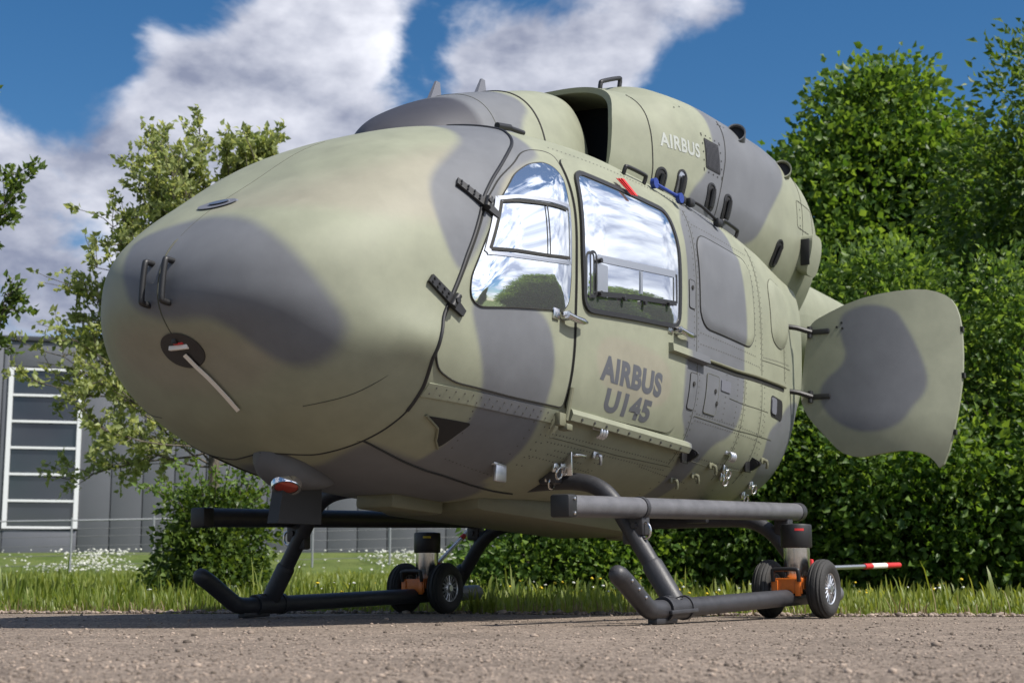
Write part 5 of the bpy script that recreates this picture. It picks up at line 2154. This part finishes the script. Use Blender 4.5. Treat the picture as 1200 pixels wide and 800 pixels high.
# grass -----------------------------------------------------------------------------------
def blades(name, P, H_, m, seed, label, wd=.006, bend=.45):
    r = np.random.default_rng(seed)
    n = len(P)
    a = r.uniform(0, 2 * np.pi, n)
    dr = np.stack([np.cos(a), np.sin(a), np.zeros(n)], -1)
    sd_ = np.stack([-np.sin(a), np.cos(a), np.zeros(n)], -1)
    b = bend * r.uniform(.1, 1, n)
    w = wd * r.uniform(.6, 1.4, n)
    V = []
    for t, k in ((0, 1), (.4, .9), (.75, .6)):
        c = P + dr * (H_ * b * t * t)[:, None] + np.array([0, 0, 1.0]) * (H_ * t)[:, None]
        V += [c - sd_ * (w * k)[:, None], c + sd_ * (w * k)[:, None]]
    V.append(P + dr * (H_ * b)[:, None] + np.array([0, 0, 1.0]) * (H_ * (1 - .25 * b))[:, None])
    V = np.stack(V, 1)
    base = (np.arange(n) * 7)[:, None, None]
    tri = np.array([[0, 1, 3], [0, 3, 2], [2, 3, 5], [2, 5, 4], [4, 5, 6]])[None]
    me = fast_mesh(V.reshape(-1, 3), (base + tri).reshape(-1, 3))
    at = me.attributes.new('tint', 'FLOAT', 'POINT')
    tn = np.clip(.45 + .5 * vnoise(P[:, 0] * 2, P[:, 1] * 2, 8) + r.normal(0, .22, n), 0, 1)
    at.data.foreach_set('value', np.repeat(tn, 7).astype(np.float32))
    o = link(name, me, m, None, False)
    o['kind'] = 'stuff'
    tag(o, label, 'grass')
    return o


def scatter(n, x0, x1, y0, y1, fall=1.0):
    t = rng.random(n) ** fall
    y = y0 + (y1 - y0) * t
    x = rng.uniform(x0, x1, n) * (y / y1)
    return np.c_[x, y, terrain(x, y) - .012]


ne = 30000
x = rng.uniform(-6.5, 6.5, ne)
y = lot_edge(x) + .03 + rng.exponential(.9, ne)
dens = .5 + .5 * vnoise(x * 3, y * 3, 21)
k = rng.random(ne) < .35 + .65 * dens
P = np.c_[x, y, terrain(x, y) - .012][k]
off = (y - lot_edge(x))[k]
Hh = rng.lognormal(math.log(.066), .45, k.sum()) * np.clip(.35 + off * 1.3, .35, 1.55) * np.where(P[:, 0] > .6, .75, 1)
blades('verge_grass', P, Hh, M_GRASS, 2, 'tall ragged grass verge along the edge of the lot')
P = scatter(42000, -21, 14, 11.5, 40, 1.25)
blades('meadow_grass', P, rng.lognormal(math.log(.085), .4, len(P)) * (1 + .012 * P[:, 1]), M_GRASS, 3, 'short meadow grass between the verge and the fence', wd=.014)
x = rng.uniform(-6, 6, 1500)
P = np.c_[x, lot_edge(x) + rng.normal(.02, .10, 1500), np.zeros(1500)]
blades('dry_weeds', P, rng.lognormal(math.log(.05), .5, 1500), M_DRY, 6, 'dry brown weeds at the gravel edge', wd=.003, bend=.8)
# one tall green tuft behind the far dolly
a_ = rng.uniform(0, 2 * np.pi, 70)
P = np.c_[-.18 + .07 * np.cos(a_), 9.45 + .06 * np.sin(a_), np.zeros(70)]
tf = blades('grass_tuft', P, rng.uniform(.07, .19, 70), M_GRASS, 9, 'single green grass tuft on the gravel by the far dolly', wd=.005, bend=.8)
tf['kind'] = 'stuff'

# white seed heads and yellow flowers
def puffs(name, P, R, m, label, cat):
    o = ico_stones(name, P, R, m, 8)
    o['kind'] = 'stuff'
    tag(o, label, cat)
    return o


n = 4200
x = rng.uniform(-16, -.5, n)
y = rng.uniform(40.5, 45.0, n)
k = rng.random(n) < np.clip(.30 + 1.6 * vnoise(x * 1.6, y * 1.6, 31), .03, 1)
P = np.c_[x, y, terrain(x, y) + rng.uniform(.03, .16, n)][k]
puffs('dandelion_seed_heads', P, rng.uniform(.015, .042, len(P)), mat('seed_head', (.66, .66, .60), .95), 'white dandelion seed heads on the grass bank before the fence', 'flowers')
n = 80
x = rng.uniform(-1.5, 6, n)
y = rng.uniform(11, 15, n)
P = np.c_[x, y, terrain(x, y) + rng.uniform(.08, .22, n)]
puffs('yellow_flowers', P, rng.uniform(.010, .018, n), mat('yellow_petal', (.62, .45, .02), .8), 'small yellow flowers in the grass below the hedge', 'flowers')
n = 60
x = rng.uniform(-3.5, 5, n)
y = rng.uniform(11, 16, n)
P = np.c_[x, y, terrain(x, y) + rng.uniform(.06, .2, n)]
puffs('white_flowers', P, rng.uniform(.008, .016, n), mat('seed_head', (.66, .66, .60), .95), 'small white flowers in the near meadow', 'flowers')

# ------------------------------------------------------------------ fence
M_POST = mat('galvanised_post', (.30, .31, .32), .5, .5)
M_WIRE = mat('dark_wire', (.14, .145, .15), .5, .4)
fence = empty('wire_fence', (-16, 41.8, 0), 'grey wire fence with thin posts in front of the hall', 'fence')
fA, fB = np.array((-22.0, 38.6)), np.array((7.0, 44.5))
nf = 15
fpos = [fA + (fB - fA) * t for t in np.linspace(0, 1, nf)]
f0 = np.array((-16, 41.8, 0))
fh = 1.42
zb_ = [float(terrain(np.array(p[0]), np.array(p[1]))) - .05 for p in fpos]
for p, z in zip(fpos, zb_):
    MB().tube([np.array((p[0], p[1], z)) - f0, np.array((p[0], p[1], z + fh + .08)) - f0], .028, 8).build('post', M_POST, fence)
for i in range(nf - 1):
    a, b = fpos[i], fpos[i + 1]
    MB().tube([np.array((a[0], a[1], zb_[i] + fh)) - f0, np.array((b[0], b[1], zb_[i + 1] + fh)) - f0], .022, 6).build('top_rail', M_POST, fence)
    for hq in (.25, .5, .75, 1.0, 1.2):
        MB().tube([np.array((a[0], a[1], zb_[i] + hq)) - f0, np.array((b[0], b[1], zb_[i + 1] + hq)) - f0], .008, 5).build('wire', M_WIRE, fence)

# ------------------------------------------------------------------ hall
M_PANEL = mat('grey_cladding', (.108, .112, .128), .45, noise=.06, nscale=.6)
M_PANELJ = mat('cladding_joint', (.045, .047, .055), .6)
M_FRAME = mat('window_frame_white', (.68, .69, .70), .4)
M_PANE = mat('hall_glass', (.022, .026, .032), .04, .0, spec=1.0)
hall = empty('industrial_hall', (-12, 50, .9), 'grey panel-clad hall with tall white-framed window strips', 'building')
h0 = np.array((-12, 50, .9))
hA, hB = np.array((-27.0, 46.0)), np.array((22.0, 58.0))     # facade line in plan
hd = (hB - hA)
hl_ = np.linalg.norm(hd)
hd = hd / hl_
hn = np.array((hd[1], -hd[0]))                             # towards the camera


def fac(s, z, off=0.0):
    p = hA + hd * s + hn * off
    return np.array((p[0], p[1], z)) - h0


ZB, ZT = .75, 7.9
RH = np.array([[hd[0], hn[0], 0], [hd[1], hn[1], 0], [0, 0, 1]])
mb = MB()
mb.box(fac(hl_ / 2, (ZB + ZT) / 2 - .3, -6.06), (hl_, 12.0, ZT - ZB + .5), RH)
mb.build('core', M_PANELJ, hall)
wins = [(s0, s0 + 2.28) for s0 in (11.2, 27.6, 41.0)]
pw = 1.0
s = 0.0
while s < hl_ - .01:
    e = min(s + pw, hl_)
    for w0, w1 in wins:
        if s < w0 - .01 < e:
            e = w0
    if any(w0 - .02 <= s < w1 - .02 for w0, w1 in wins):
        s = [w1 for w0, w1 in wins if w0 - .02 <= s < w1 - .02][0]
        continue
    MB().box(fac((s + e) / 2, (ZB + ZT) / 2, .0), (e - s - .03, .10, ZT - ZB), RH, .012).build('cladding_panel', M_PANEL, hall)
    s = e
WZ0, WZ1 = 1.95, 7.0
for w0, w1 in wins:
    wo = MB().box(fac((w0 + w1) / 2, (WZ0 + ZB) / 2 - .04, .0), (w1 - w0 - .02, .10, WZ0 - ZB - .1), RH, .012).build('cladding_panel', M_PANEL, hall)
    MB().box(fac((w0 + w1) / 2, (WZ1 + ZT) / 2 + .04, .0), (w1 - w0 - .02, .10, ZT - WZ1 - .1), RH, .012).build('cladding_panel', M_PANEL, hall)
    wd = MB()
    for ss in (w0 + .06, w1 - .06):
        wd.box(fac(ss, (WZ0 + WZ1) / 2, .05), (.14, .14, WZ1 - WZ0 + .08), RH)
    nz = 6
    for k in range(nz + 1):
        wd.box(fac((w0 + w1) / 2, WZ0 + (WZ1 - WZ0) * k / nz, .045), (w1 - w0 - .27, .12, .075), RH)
    wf = wd.build('window', M_FRAME, hall)
    for k in range(nz):
        za, zb2 = WZ0 + (WZ1 - WZ0) * k / nz + .055, WZ0 + (WZ1 - WZ0) * (k + 1) / nz - .055
        MB().box(fac((w0 + w1) / 2, (za + zb2) / 2, -.0), (w1 - w0 - .28, .02, zb2 - za - .004), RH).build('pane', M_PANE, wf)
mb = MB()
mb.box(fac(hl_ / 2, ZT + .09, -.02), (hl_ + .2, .30, .16), RH, .02)
mb.build('roof_edge', M_PANELJ, hall)
